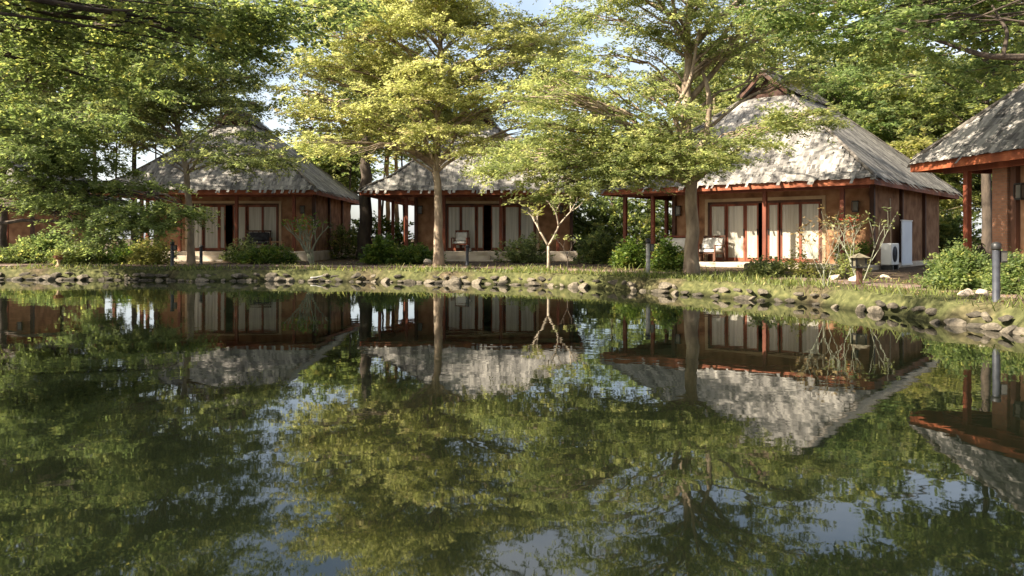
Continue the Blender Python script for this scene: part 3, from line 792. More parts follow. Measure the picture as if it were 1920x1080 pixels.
# low feathery tree on the left bank
dL = 24.6
pL = ppads(dL, [(60, 325, 0, 90, 28), (150, 300, .5, 80, 24), (40, 260, 1, 90, 26), (30, 215, 0, 90, 26), (130, 255, 1, 70, 18), (200, 320, .5, 50, 10), (120, 352, .5, 90, 14), (250, 345, .3, 70, 9)], 1.2)
pL += ppads(dL, [(230, 392, -.5, 75, 16), (320, 396, -.5, 50, 14), (160, 418, -.8, 60, 18), (250, 418, -.8, 60, 18), (300, 420, -.3, 45, 16), (190, 440, -.6, 45, 14), (130, 372, 0, 70, 12), (60, 385, .5, 55, 12), (345, 385, -.5, 28, 10)], 2.1)
pL += crown_pads(X(-20, dL), dL, 5.6, 11.5, 5.4, 18, rngG, (1.0, 1.6), 26)
pL += fill_pads(dL, 304, 14, 70, 250, 130, 90)
bL = (X(-60, dL + 2.4), dL + 2.4, gz1(X(-60, dL+2.4), dL + 2.4))
t = make_tree("broadleaf_tree", bL, [(0, 0, 0), (.1, 0, 1.2), (0, 0, 2.6), (-.3, 0, 4.5), (-.3, 0, 8.5)], .2, pL, L_['bluegreen'], M['bark_dark'], 24, ll=.15, lw=.048, tw=.75, K=34, twf=.8, fork=1.6, dens=1.5, droop=.35, rise=.22)
tag(t, "cool green tree sweeping feathery low branches across the first cottage's terrace", "tree")

# near tree at the left: only its overhanging branches reach into view
rN = np.random.default_rng(8)
pN = ppads(10.5, [(40, 30, 0, 130, 40), (200, 20, .5, 150, 40), (380, 25, 0, 150, 32), (540, 30, .5, 120, 28), (120, 110, 1, 140, 40), (300, 90, 1.5, 120, 32), (430, 85, 1, 90, 22), (620, 18, 1, 60, 18),
                  (20, 190, 1.5, 80, 30), (60, 250, 2, 60, 18), (210, 160, 2, 90, 20), (480, 70, 1.5, 60, 18)], 4.6)
pN += [(-9.8 + rN.normal(0, 2.2), 8.0 + rN.normal(0, 2.0), 4.9 + rN.random() * 3.4, 1.2, 1.2, .45, 55) for _ in range(12)]
pN += [(X(250, 10) + rN.normal(0, 2.0), 9.5 + rN.normal(0, 1.5), 5.2 + rN.random() * 1.6, 1.1, 1.1, .4, 60) for _ in range(8)]
bN = (-10.6, 8.2, gz1(-10.6, 8.2))
t = make_tree("broadleaf_tree", (-13.2, 3.4, .1), [(0, 0, 0), (.5, .8, 1.8), (1.4, 2.2, 3.6), (2.6, 3.6, 5.2), (3.2, 4.4, 8.0)], .26, pN, L_['deep'], M['bark_dark'], 25, ll=.105, lw=.055, tw=.5, K=22, fork=2.6, rise=.15, twf=.6, nsub=3)
tag(t, "near dark-leaved tree overhanging the top left corner of the view", "tree")

# near tree at the right: branches over the last cottage
pR = ppads(14.0, [(1560, 30, 1, 75, 30), (1640, 75, 1, 80, 22), (1700, 20, 0, 90, 26), (1510, 60, 1.5, 60, 24), (1600, 80, 2, 70, 14), (1800, 35, .5, 80, 26), (1880, 60, 0, 70, 30), (1740, 110, 2, 90, 18),
                  (1860, 140, 1, 80, 20), (1470, 20, 1, 60, 22), (1690, 45, -1, 60, 22), (1730, 60, -1, 40, 18), (1900, 10, 0, 60, 30)], 3.0)
pR += [(13 + rN.normal(0, 2.2), 12.5 + rN.normal(0, 1.8), 6.0 + rN.random() * 3.0, 1.2, 1.2, .45, 50) for _ in range(8)]
pR += [(rN.uniform(4.6, 10), rN.uniform(12.5, 16.5), rN.uniform(6.3, 8.6), 1.3, 1.3, .4, 55) for _ in range(24)]  # unseen clumps above the view, added to shade the last cottage's roof
pR += [(X(1700, 14) + rN.normal(0, 1.6), 14.0 + rN.normal(0, 1.2), 5.7 + rN.random() * 1.2, .9, .9, .3, 40) for _ in range(9)]
t = make_tree("broadleaf_tree", (14.2, 10.4, .4), [(0, 0, 0), (-.2, .3, 1.6), (-.5, .9, 3.2), (-1.0, 1.6, 5.2), (-1.0, 1.6, 8.0)], .24, pR, L_['bright'], M['bark_dark'], 26, ll=.12, lw=.06, tw=.5, K=22, fork=2.8, rise=.12, twf=.45, nsub=2,
              limbs=[([(13.5, 11.4, 3.4), (X(1930, 13), 13, Z(105, 13)), (X(1850, 13.2), 13.2, Z(108, 13.2)), (X(1760, 13.6), 13.6, Z(75, 13.6)), (X(1640, 14), 14, Z(45, 14))], .075, .02),
                     ([(X(1880, 13.1), 13.1, Z(108, 13.1)), (X(1890, 13.2), 13.2, Z(60, 13.2)), (X(1860, 13.5), 13.5, Z(10, 13.5))], .04, .018)])
tag(t, "bright green tree reaching dark bare limbs over the last cottage's roof", "tree")

# ------------------------------------------------------------------ trees behind the cottages
def bg_tree(px, d, h, z0, R, seed, leaf, bark, r0=.16, n=16, nt=15, label="", lean=0.0, ll=.24):
    rg = np.random.default_rng(seed)
    x = X(px, d)
    pads = crown_pads(x + lean * .5, d, z0, h, R, n, rg, (1.1, 1.9), nt)
    b = (x, d, gz1(x, d))
    t = make_tree("woodland_tree", b, [(0, 0, 0), (lean*.2, 0, h*.3), (lean*.4, .1, h*.6), (lean*.5, 0, h*.92)], r0, pads, leaf, bark, seed, ll=ll, lw=ll*.5, tw=1.0, K=22, fork=max(1.5, z0 * .8))
    tag(t, label, "tree", "trees standing behind the cottages")
    return t
LB = "tall dark tree behind the cottage with the steep dark side roof"
bgs = [(-150, 46, 14, 5, 4.5, 'green', 'bark_dark'), (-40, 50, 14, 5.2, 4.5, 'green', 'bark_dark'), (60, 44, 13, 4.8, 4.0, 'deep', 'bark_dark'), (150, 46, 14, 5.5, 4.2, 'green', 'bark_dark'),
       (183, 43, 13, 6.0, 3.6, 'green', 'bark_dark'), (250, 50, 14, 5.6, 4.4, 'olive', 'bark_dark'), (340, 52, 15, 6, 4.6, 'green', 'bark_dark'), (405, 55, 13, 6.5, 2.4, 'olive', 'bark_dark')]
for k, (px, d, h, z0, R, lf, bk) in enumerate(bgs):
    bg_tree(px, d, h, z0 + 1.6, R, 100 + k, L_[lf], M[bk], r0=.2 if k % 2 else .15, n=17, label="dark-stemmed tree with a high crown in the wood behind the two left-hand cottages", lean=rngG.uniform(-.8, .8))
gap = [(612, 47, 6.5, 4.2, 1.8, 'deep', 'bark_dark', .13, "slim dark tree in the gap between the two shaded cottages"),
       (640, 52, 7.2, 4.4, 2.0, 'deep', 'bark_dark', .13, "slim dark tree in the gap between the two shaded cottages"),
       (684, 36.5, 12.5, 7.2, 2.9, 'green', 'bark_dark', .33, "thick dark-trunked tree filling the gap between the two shaded cottages"),  # stands forward with a high crown, shaped to shade the half-hidden cottage's roof
       (728, 44, 11, 6.3, 3.0, 'olive', 'bark_sunlit', .15, "tree with warm sunlight coloured into its stem, rising behind the grey roof of the half-hidden cottage"),
       (746, 45, 11.5, 6.5, 3.0, 'olive', 'bark_sunlit', .15, "tree with warm sunlight coloured into its stem, rising behind the grey roof of the half-hidden cottage"),
       (790, 50, 12, 5.5, 3.4, 'olive', 'bark_dark', .16, "dark olive tree behind the ridge of the half-hidden cottage"),
       (880, 52, 11, 5.0, 3.6, 'green', 'bark_dark', .18, "leafy tree behind the ridge of the half-hidden cottage, in deep green"),
       (1010, 50, 7.5, 3.5, 3.0, 'green', 'bark_dark', .15, "low round tree behind the valley between the half-hidden and sunlit cottages"),
       (1150, 48, 7.8, 2.6, 2.6, 'bluegreen', 'bark_dark', .15, "cool green tree seen through the open terrace of the sunlit cottage"),
       (1215, 44, 6.5, 2.2, 2.4, 'bluegreen', 'bark_dark', .14, "low dark green tree seen through the open terrace of the sunlit cottage"),
       (1300, 52, 10, 4.5, 3.6, 'olive', 'bark', .18, "pale-stemmed tree behind the gable of the sunlit cottage")]
for k, (px, d, h, z0, R, lf, bk, r0, lab) in enumerate(gap):
    bg_tree(px, d, h, z0, R, 130 + k, L_[lf], M[bk], r0=r0, n=13 if R < 2.8 else 16, label=lab, lean=rngG.uniform(-.4, .4))
for k, (px, d) in enumerate(((596, 44), (624, 46), (655, 43), (712, 48), (760, 45), (20, 52), (118, 50), (215, 47), (290, 49))):
    lab = "very slim bare-stemmed tree far back in the gap between the two shaded cottages" if px > 500 else "very slim bare-stemmed tree far back in the wood at the left"
    bg_tree(px, d, 7.0 if px < 660 and px > 500 else 10.5, 4.9 if px < 660 and px > 500 else 7.0, 1.5, 220 + k, L_['deep'], M['bark_dark'], r0=.085, n=8, nt=12, label=lab, lean=rngG.uniform(-.9, .9))
rgt = [(1340, 47, 12.5, 5, 3.6, 'green', 'bark'), (1440, 44, 13, 4.5, 3.8, 'olive', 'bark'), (1530, 50, 14, 4, 4.4, 'green', 'bark_dark'), (1610, 49, 13.5, 3, 4.2, 'olive', 'bark_dark'), (1690, 50, 13, 3.5, 4.2, 'green', 'bark_dark'),
       (1400, 50, 11.5, 5, 4.0, 'olive', 'bark'), (1490, 47, 11, 3.5, 4.0, 'green', 'bark_dark'), (1570, 42, 10, 2.2, 3.4, 'bright', 'bark_dark'), (1650, 46, 11, 3.0, 4.2, 'green', 'bark_dark'),
       (1720, 41, 9.5, 2.4, 3.4, 'olive', 'bark_dark'), (1790, 45, 11.5, 3.0, 4.2, 'green', 'bark_dark'), (1880, 42, 11.5, 3.0, 4.4, 'deep', 'bark_dark'), (1980, 40, 12, 3.5, 4.2, 'green', 'bark_dark')]
for k, (px, d, h, z0, R, lf, bk) in enumerate(rgt):
    bg_tree(px, d, h, z0, R, 160 + k, L_[lf], M[bk], r0=.18, n=26, nt=24, label="leafy tree in the green bank behind the sunlit cottage and the last cottage", lean=rngG.uniform(-.5, .5))
bg_tree(1850, 29, 12.5, 5.6, 4.0, 191, L_['deep'], M['bark_dark'], r0=.2, n=24, nt=22, label="tall dark green tree towering right behind the last cottage's roof")
bg_tree(4, 30.8, 13.0, 7.6, 4.4, 192, L_['green'], M['bark_dark'], r0=.18, n=26, nt=22, label="tall leafy tree rising between the hidden cottage and the shaded cottage")  # added so that its crown shades the roof of the shaded cottage
t = bg_tree(1690, 36.5, 5.6, 1.6, 2.2, 190, L_['pale'], M['bark'], r0=.12, n=12, nt=20, label="pale yellow small tree in the notch between the sunlit roof and the last roof", ll=.22)

# ------------------------------------------------------------------ shrubs and hedges
def make_shrub(name, x, y, rx, ry, h, n, leaf, seed, ll=.12, lw=.07, label="", cat="shrub", group=None, stems=7, tw=.3, K=16):
    rg = np.random.default_rng(seed)
    z = gz1(x, y)
    root = empty(name, (x, y, z))
    wood = MB(); lv = MB()
    for _ in range(stems):
        a = np.array([rg.uniform(-.6, .6)*rx, rg.uniform(-.6, .6)*ry, -.08]); e = a + np.array([rg.normal(0, .2), rg.normal(0, .15), h * rg.uniform(.6, .9)])
        wood.tube(bez(a, (a + e)/2 + rg.normal(0, .08, 3), e, 6), np.linspace(.018, .006, 6), 5)
    u = unit(rg.normal(0, 1, (n, 3))) * rg.random((n, 1)) ** .4
    u[:, 2] = np.abs(u[:, 2])
    bump = 1 + .22 * np.sin(u[:, 0]*5 + seed) * np.cos(u[:, 1]*4)
    o = u * np.array([rx, ry, h]) * bump[:, None]
    o[:, 2] = np.clip(o[:, 2], .06, None)
    d = unit(u + rg.normal(0, .5, (n, 3)) + np.array([0, 0, .35]))
    add_leaves(lv, o, d, rg.uniform(.6, 1.3, n) * tw, K, ll, lw, rg, .05, .6)
    wood.build("stem", M['bark_dark'], root); lv.build("foliage", leaf, root)
    tag(root, label, cat, group)
    return root
def S_(px, d, hw, top, leaf, seed, label, n=260, cat="shrub", ll=.12, lw=.07, group=None, ry=None, name="shrub"):
    x = X(px, d); rx = hw / F * d
    h = Z(top, d) - gz1(x, d)
    return make_shrub(name, x, d, rx, ry or min(rx, .7), h, n, leaf, seed, ll, lw, label, cat, group)
S_(500, 30.2, 56, 470, L_['hedge'], 31, "low leafy bush beside the steps of the cottage with the dark side roof", 420)
S_(455, 31.3, 30, 452, L_['green'], 32, "small dark bush by the red post of the shaded cottage", 180)
S_(720, 29.6, 36, 456, L_['hedge'], 33, "bright broad-leaved bush in the gap left of the straight pale trunk", 300, ll=.18, lw=.10)
S_(780, 30.0, 48, 467, L_['hedge'], 34, "clipped low hedge under the brown wall beside the straight pale trunk", 380, cat="hedge", name="hedge")
S_(715, 44, 75, 408, L_['hedge'], 35, "tall bush growing behind the open terrace between the shaded cottages", 420, ll=.2, lw=.11)
S_(645, 37.0, 40, 425, L_['deep'], 36, "dark bush at the foot of the thick dark trunk", 240)
S_(985, 31.0, 46, 450, L_['green'], 37, "brownish low bush under the pale forked plumeria", 300)
S_(1120, 30.0, 34, 440, L_['deep'], 38, "dark round bush in the gap beside the sunlit cottage's open terrace", 340)
S_(1180, 25.6, 26, 464, L_['hedge'], 39, "small bright bush behind the short post at the terrace corner", 260, ll=.14)
S_(1255, 22.8, 30, 466, L_['hedge'], 40, "pale yellow-green bush just left of the thick olive tree trunk", 260)
S_(240, 29.2, 40, 464, L_['hedge'], 41, "dark low shrub below the feathery branches on the left bank", 300)
S_(285, 28.4, 34, 458, L_['pale'], 42, "pale-leaved shrub beside the lamp left of the front steps", 240)
S_(150, 29.0, 50, 464, L_['deep'], 43, "large dark shrub under the feathery branches at the left", 380)
S_(85, 34.0, 60, 446, L_['bright'], 44, "light green shrub catching sun in the gap beside the hidden cottage", 380, ll=.2, lw=.1)
S_(40, 30.5, 60, 466, L_['deep'], 45, "low dark shrub in front of the hidden cottage's corner", 300)
S_(1800, 14.9, 50, 482, L_['bright'], 46, "broad bright green hedge before the last cottage, left of the near grey bollard", 620, cat="hedge", ll=.085, lw=.05, name="hedge")
S_(1908, 13.6, 38, 498, L_['bright'], 47, "bright green hedge before the last cottage, right of the near grey bollard", 420, cat="hedge", ll=.085, lw=.05, name="hedge")
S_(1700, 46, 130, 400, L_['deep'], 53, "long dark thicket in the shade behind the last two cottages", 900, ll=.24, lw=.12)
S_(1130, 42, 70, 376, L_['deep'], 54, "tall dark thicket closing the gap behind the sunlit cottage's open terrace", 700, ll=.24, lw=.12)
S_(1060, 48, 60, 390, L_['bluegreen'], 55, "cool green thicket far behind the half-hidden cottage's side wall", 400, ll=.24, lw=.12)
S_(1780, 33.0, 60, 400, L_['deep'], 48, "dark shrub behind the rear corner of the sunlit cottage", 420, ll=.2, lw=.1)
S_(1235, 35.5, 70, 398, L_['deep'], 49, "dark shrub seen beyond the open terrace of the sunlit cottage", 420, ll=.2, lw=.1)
S_(1440, 19.4, 26, 498, L_['green'], 50, "small weedy bush beside the mossy block under the sunlit cottage's post", 120, ll=.09)
S_(1590, 18.9, 36, 482, L_['olive'], 51, "sparse olive bush at the corner of the sunlit cottage's terrace", 70, ll=.1, lw=.05)
S_(1500, 19.4, 40, 488, L_['pale'], 52, "sparse pale bush at the edge of the sunlit cottage's terrace", 110, ll=.08, lw=.04)

# ------------------------------------------------------------------ plumerias and the bare shrub (forking stems)
def forking(name, x, y, seed, L0, r0, levels, spread, leaf, bark, label, cat, nk=2.4, lean=(0, 0), tips=(9, .20, .06), upb=.55, stems=1, flowers=0, shrink=.74):
    rg = np.random.default_rng(seed)
    root = empty(name, (x, y, gz1(x, y)))
    wood = MB(); lv = MB(); fl = MB(); tips_ = []
    def grow(p, d, L, r, lev):
        e = p + d * L
        m_ = (p + e)/2 + rg.normal(0, .06*L, 3)
        wood.tube(bez(p, m_, e, 6), np.linspace(r, r*.74, 6), 7)
        if lev == 0:
            tips_.append((e, d)); return
        k = int(nk) + (1 if rg.random() < nk % 1 else 0)
        a0 = rg.random() * 6.283
        for i in range(k):
            a = a0 + i * 6.283/k + rg.normal(0, .3)
            s = unit(d + spread * np.array([math.cos(a), math.sin(a), 0]) + np.array([0, 0, upb * .4]))
            grow(e, s, L * shrink * rg.uniform(.8, 1.2), r * .7, lev - 1)
    for i in range(stems):
        a = rg.random() * 6.283
        d0 = unit(np.array([lean[0], lean[1], 1.0]) + (0 if stems == 1 else .35) * np.array([math.cos(a), math.sin(a), 0]))
        grow(np.array([0, 0, -.06]) + (0 if stems == 1 else .06) * np.array([math.cos(a), math.sin(a), 0]), d0, L0, r0, levels)
    o = np.array([t_[0] for t_ in tips_]); d = unit(np.array([t_[1] for t_ in tips_]))
    n_, ll, lw = tips
    if n_:
        add_leaves(lv, o - d*.08, d, np.full(len(o), .18), n_, ll, lw, rg, 0, .6)
    wood.build("trunk", bark, root)
    if n_: lv.build("crown", leaf, root)
    if flowers:
        for k in rg.choice(len(o), min(flowers, len(o)), replace=False):
            fl = MB()
            for _ in range(7):
                c = o[k] + rg.normal(0, .07, 3); a = rg.random()*3
                for j in range(5):
                    t_ = a + j*1.2566
                    ax = np.array([math.cos(t_), math.sin(t_), .35]); bx = np.array([-math.sin(t_), math.cos(t_), 0])
                    fl.add([c, c + ax*.03 + bx*.016, c + ax*.06, c + ax*.03 - bx*.016], [(0, 1, 2, 3)], tint=rg.random())
            fl.build("flower_cluster", M['flower_red'], root)
    tag(root, label, cat)
    return root
forking("plumeria_tree", X(1028, 24.2), 24.2, 61, .80, .055, 4, .72, L_['pale'], M['bark_pale'], "pale forked plumeria with few leaves on the grass bank", "tree", nk=2.3, tips=(7, .22, .07))
forking("plumeria_tree", X(588, 29.0), 29.0, 62, .50, .055, 3, .48, L_['hedge'], M['bark_green'], "grey-green many-stemmed plumeria with red flowers at the shaded cottage's corner", "tree", stems=4, nk=2.0, tips=(7, .2, .07), flowers=5, shrink=.85)
forking("bare_shrub", X(1548, 16.0), 16.0, 63, .42, .009, 4, .60, L_['dry'], M['bark_green'], "nearly bare wiry shrub on the bank before the sunlit cottage's corner", "shrub", stems=4, nk=2.0, tips=(4, .10, .04), upb=.2, shrink=.80)
forking("bare_shrub", X(1612, 18.2), 18.2, 64, .45, .015, 3, .42, L_['green'], M['bark_green'], "upright thin shrub with small leaves by the wall lamp of the sunlit cottage", "shrub", stems=3, nk=2.0, tips=(6, .12, .05), shrink=.9, flowers=2)
forking("sapling", X(1064, 23.2), 23.2, 65, .45, .018, 3, .5, L_['olive'], M['bark_dark'], "thin dark sapling just right of the pale forked plumeria", "sapling", nk=2.0, tips=(8, .10, .05))

# ------------------------------------------------------------------ bollards and lanterns
def bollard(px, py, d, h, label, w=.11, grey=True, lamp_side=1):
    x = X(px, d); z = gz1(x, d)
    root = empty("bollard_lamp", (x, d, z))
    m_ = MB(); m_.lathe([(0, -.1), (w*.62, -.1), (w*.62, .02), (w*.5, .05), (w*.5, h*.86), (w*.52, h*.87), (0, h*.87)], 0, 0, 14)
    m_.build("post", M['metal_grey'] if grey else M['driftwood'], root)
    m_ = MB(); m_.lathe([(0, h*.872), (w*.56, h*.872), (w*.66, h*.90), (w*.66, h*.97), (w*.4, h), (0, h*1.01)], 0, 0, 14); m_.build("cap", M['metal_black'], root)
    if lamp_side:
        m_ = MB(); m_.box(lamp_side*w*.5 if lamp_side > 0 else -w*1.35, w*1.35 if lamp_side > 0 else -w*.5, -w*.45, w*.45, h*.66, h*.86, ch=.008)
        lp = m_.build("lamp_head", M['metal_black'], root)
        m_ = MB(); m_.box(w*.6*1 if lamp_side > 0 else -w*1.25, w*1.25 if lamp_side > 0 else -w*.6, -w*.48, -w*.455, h*.69, h*.83); m_.build("lamp_glass", M['lampglass'], lp)
    tag(root, label, "bollard", "bollard lamps along the pond path")
bollard(1868, 568, 12.3, .92, "largest near grey bollard lamp, in front of the bright hedge at the right")
bollard(1215, 515, 20.8, .98, "pale grey bollard lamp left of the thick olive tree trunk", grey=False)
bollard(323, 500, 27.2, .85, "bollard lamp left of the shaded cottage's lit front steps")
bollard(377, 495, 28.9, .70, "dark bollard lamp standing in front of the lit front steps", lamp_side=0)
bollard(876, 500, 28.0, .72, "bollard lamp before the steps of the half-hidden cottage, right of the pale trunk")

# squat timber lantern on a post
x, y = X(1611, 16.6), 16.6; z = gz1(x, y)
root = empty("post_lantern", (x, y, z))
m_ = MB(); m_.box(-.05, .05, -.05, .05, -.1, .34, ch=.01); m_.build("post", M['darkwood'], root)
m_ = MB(); m_.box(-.12, .12, -.12, .12, .34, .38, ch=.006)
for a in (-1, 1):
    for b in (-1, 1): m_.box(a*.10 - .015, a*.10 + .015, b*.10 - .015, b*.10 + .015, .38, .56)
m_.build("lantern_frame", M['metal_black'], root)
m_ = MB(); m_.box(-.088, .088, -.088, .088, .382, .555); m_.build("lamp_glass", M['mossy'], root)
m_ = MB(); m_.add([(-.17, -.17, .56), (.17, -.17, .56), (.17, .17, .56), (-.17, .17, .56), (0, 0, .66)], [(3, 2, 1, 0)], [(0, 1, 4), (1, 2, 4), (2, 3, 4), (3, 0, 4)]); m_.build("lantern_roof", M['mossy'], root)
tag(root, "squat dark lantern on a brown post before the sunlit cottage's corner", "lantern")

# pedestal bowl with a plant on the left bank
x, y = X(110, 26.8), 26.8; z = gz1(x, y)
root = empty("pedestal_planter", (x, y, z)); root.scale = (.8, .8, .8)
m_ = MB(); m_.lathe([(0, -.1), (.14, -.1), (.14, .05), (.07, .12), (.06, .26), (.12, .32), (0, .33)], 0, 0, 16); m_.build("pedestal", M['trim'], root)
m_ = MB(); m_.lathe([(0, .325), (.12, .325), (.2, .42), (.22, .5), (.19, .5), (.16, .45), (0, .44)], 0, 0, 18); m_.build("bowl", M['terracotta'], root)
lv = MB(); rg = np.random.default_rng(3)
o = np.tile(np.array([[0, 0, .46]]), (26, 1)) + rg.normal(0, .06, (26, 3)) * [1, 1, .1]; d = unit(rg.normal(0, .6, (26, 3)) + [0, 0, 1.0])
add_leaves(lv, o, d, rg.uniform(.15, .4, 26), 12, .12, .03, rg); lv.build("plant", L_['pale'], root)
tag(root, "small planter bowl on a stone pedestal at the left bank", "planter")

# mossy block at the foot of the terrace post
x, y = X(1432, 21.0), 21.0
u = math.radians(-40)
root = empty("stone_block", (x, y, gz1(x, y)), u)
bm = bmesh.new(); bmesh.ops.create_cube(bm, size=1)
for v_ in bm.verts: v_.co = Vector((v_.co.x*.95, v_.co.y*.45, v_.co.z*.34 + .12))
bmesh.ops.bevel(bm, geom=bm.edges[:], offset=.03, segments=2, affect='EDGES')
bmesh.ops.subdivide_edges(bm, edges=bm.edges[:], cuts=2, use_grid_fill=True)
rr = random.Random(4)
for v_ in bm.verts: v_.co += Vector((rr.uniform(-.01, .01), rr.uniform(-.01, .01), rr.uniform(-.012, .012)))
m_ = MB(); m_.from_bm(bm); o = m_.build("block_body", M['mossy'], root)
tag(root, "mossy stone block under the front post of the sunlit cottage", "block")

# ------------------------------------------------------------------ terrace furniture (placed in a cottage's own frame, left top-level)
def local(H, u, v, z=0.0):
    t = H.rotation_euler[2]
    return (H.location[0] + u*math.cos(t) - v*math.sin(t), H.location[1] + u*math.sin(t) + v*math.cos(t), H.location[2] + z), t
def armchair(H, u, v, turn, label, cushion, wood, wid=.62):
    loc, t = local(H, u, v)
    root = empty("armchair", loc, t + math.radians(turn))
    w = wid / 2
    m_ = MB(); m_.box(-w, w, -.28, .28, .27, .31, ch=.008); m_.build("seat_frame", wood, root)
    for a in (-1, 1):
        for b in (-1, 1):
            m_ = MB(); m_.box(a*(w-.03) - .025, a*(w-.03) + .025, b*.25 - .025, b*.25 + .025, 0, .268 if b < 0 else .268, ch=.005); m_.build("leg", wood, root)
        m_ = MB(); m_.box(a*(w+.03) - .028, a*(w+.03) + .028, -.30, .30, .55, .585, ch=.006); m_.box(a*(w+.03) - .022, a*(w+.03) + .022, -.29, -.25, .05, .549); m_.box(a*(w+.03) - .022, a*(w+.03) + .022, .25, .29, .05, .549)
        m_.build("armrest", wood, root)
    m_ = MB()
    for k in range(5):
        xx = -w + .04 + k * (2*w - .08)/4
        m_.add([(xx-.02, .26, .31), (xx+.02, .26, .31), (xx+.02, .36, .84), (xx-.02, .36, .84), (xx-.02, .29, .31), (xx+.02, .29, .31), (xx+.02, .39, .84), (xx-.02, .39, .84)],
               [(0, 1, 2, 3), (4, 7, 6, 5), (1, 5, 6, 2), (0, 3, 7, 4)])
    m_.box(-w, w, .345, .40, .84, .90, ch=.008)
    m_.build("backrest", wood, root)
    def soft(x0, x1, y0, y1, z0, z1, name, lean=0):
        bm = bmesh.new(); bmesh.ops.create_cube(bm, size=1)
        bmesh.ops.subdivide_edges(bm, edges=bm.edges[:], cuts=5, use_grid_fill=True)
        for q_ in bm.verts:
            c = q_.co * 2
            f = 1 - .10 * (abs(c.x)**6 + abs(c.z if lean else c.y)**6) * .5
            th = .5 * (1 - .55 * max(abs(c.x), abs(c.z if lean else c.y))**5)
            if lean: c = Vector((c.x*f*.5, c.y*th, c.z*f*.5))
            else: c = Vector((c.x*f*.5, c.y*f*.5, c.z*th))
            q_.co = Vector((x0 + (c.x+.5)*(x1-x0), y0 + (c.y+.5)*(y1-y0) + lean*(c.z+.5), z0 + (c.z+.5)*(z1-z0)))
        mm = MB(); mm.from_bm(bm, smooth=True); mm.build(name, cushion, root)
    soft(-w + .03, w - .03, -.27, .25, .31, .43, "seat_cushion"); soft(-w + .04, w - .04, .14, .26, .43, .82, "back_cushion", .09)
    tag(root, label, "armchair")
    return root
def low_table(H, u, v, label, wood, h=.42, w=.5, turn=0, top=None):
    loc, t = local(H, u, v)
    root = empty("side_table", loc, t + math.radians(turn))
    m_ = MB(); m_.box(-w/2, w/2, -w*.4, w*.4, h - .04, h, ch=.008); m_.build("tabletop", top or wood, root)
    for a in (-1, 1):
        for b in (-1, 1):
            m_ = MB(); m_.box(a*(w/2-.04) - .022, a*(w/2-.04) + .022, b*(w*.4-.04) - .022, b*(w*.4-.04) + .022, 0, h - .042); m_.build("leg", wood, root)
    tag(root, label, "table")
armchair(H1, 6.65, .95, 10, "wide charcoal-cushioned armchair on the shaded cottage's terrace", M['darkcushion'], M['darkwood'], 1.05)
low_table(H1, 7.55, .85, "honey timber side table beside the charcoal armchair", M['lightwood'])
armchair(H3, 3.8, .98, -12, "white-cushioned armchair against the doors just right of the thick tree trunk", M['cushion'], M['darkwood'], .95)
armchair(H3, 2.5, 1.0, 14, "white-cushioned armchair left of the thick tree trunk on the sunlit terrace", M['cushion'], M['redwood'], .95)
armchair(H2, 4.15, .95, -6, "small pale-cushioned armchair standing in for a sun spot right of the straight pale trunk", M['cushion'], M['redwood'], .6)  # chair added where a bright patch of sun lies by the steps
low_table(H3, 3.12, .8, "low dark timber table beside the white-cushioned armchairs", M['darkwood'], .38, .45)
armchair(H4, 4.0, .65, 0, "dark armchair on the last cottage's terrace, cut off by the frame", M['darkcushion'], M['darkwood'], .8)

# plant pots on the sunlit terrace
def pot(H, u, v, r, h, mat, label, leaf, seed, ph=.5):
    loc, t = local(H, u, v)
    root = empty("potted_plant", loc)
    m_ = MB(); m_.lathe([(0, 0), (r*.68, 0), (r, h*.9), (r*1.08, h*.9), (r*1.08, h), (r*.9, h), (r*.86, h*.88), (0, h*.88)], 0, 0, 18); m_.build("pot", mat, root)
    rg = np.random.default_rng(seed); lv = MB()
    o = np.tile(np.array([[0, 0, h*.88]]), (22, 1)) + rg.normal(0, r*.35, (22, 3)) * [1, 1, .1]
    d = unit(rg.normal(0, .55, (22, 3)) + [0, 0, 1.0]); add_leaves(lv, o, d, rg.uniform(.5, 1, 22)*ph, 14, .15, .06, rg, .1)
    lv.build("foliage", leaf, root); tag(root, label, "potted plant")
pot(H3, 8.35, .75, .2, .34, M['white_metal'], "plant in a white pot at the lit corner of the sunlit terrace", L_['green'], 71)
pot(H3, 8.9, .9, .17, .28, M['terracotta'], "plant in a terracotta pot against the corner wall of the sunlit cottage", L_['hedge'], 72, .7)
pot(H3, 1.25, .8, .2, .3, M['terracotta'], "leafy terracotta pot between the terrace posts of the sunlit cottage", L_['bright'], 73, .6)

# air conditioner and white board along the shaded side wall of the sunlit cottage
loc, t = local(H3, 9.5 - .05, 1.75, 0)
root = empty("air_conditioner", (loc[0], loc[1], gz1(loc[0], loc[1])), t + math.radians(90))
m_ = MB(); m_.box(-.40, .40, -.16, .16, .14, .80, ch=.02); m_.build("casing", M['white_metal'], root)
m_ = MB()
for r in (.06, .12, .18, .235):
    th_ = np.linspace(0, 2*math.pi, 25)
    m_.tube(np.stack([-.08 + r*np.cos(th_), np.full(25, -.172), .47 + r*np.sin(th_)], -1), .006, 5, cap=False)
for a in (0, math.pi/3, 2*math.pi/3): m_.tube([(-.08 - .235*math.cos(a), -.173, .47 - .235*math.sin(a)), (-.08 + .235*math.cos(a), -.173, .47 + .235*math.sin(a))], .006, 5)
m_.build("fan_grille", M['metal_grey'], root)
m_ = MB(); m_.lathe([(0, -.004), (.24, -.004), (.24, .004), (0, .004)], 0, 0, 24)
fan = m_.build("fan_opening", M['metal_black'], root); fan.rotation_euler = (math.radians(90), 0, 0); fan.location = (-.08, -.163, .47)
for a in (-1, 1):
    m_ = MB(); m_.box(a*.28 - .04, a*.28 + .04, -.17, .17, -.08, .138); m_.build("foot", M['metal_black'], root)
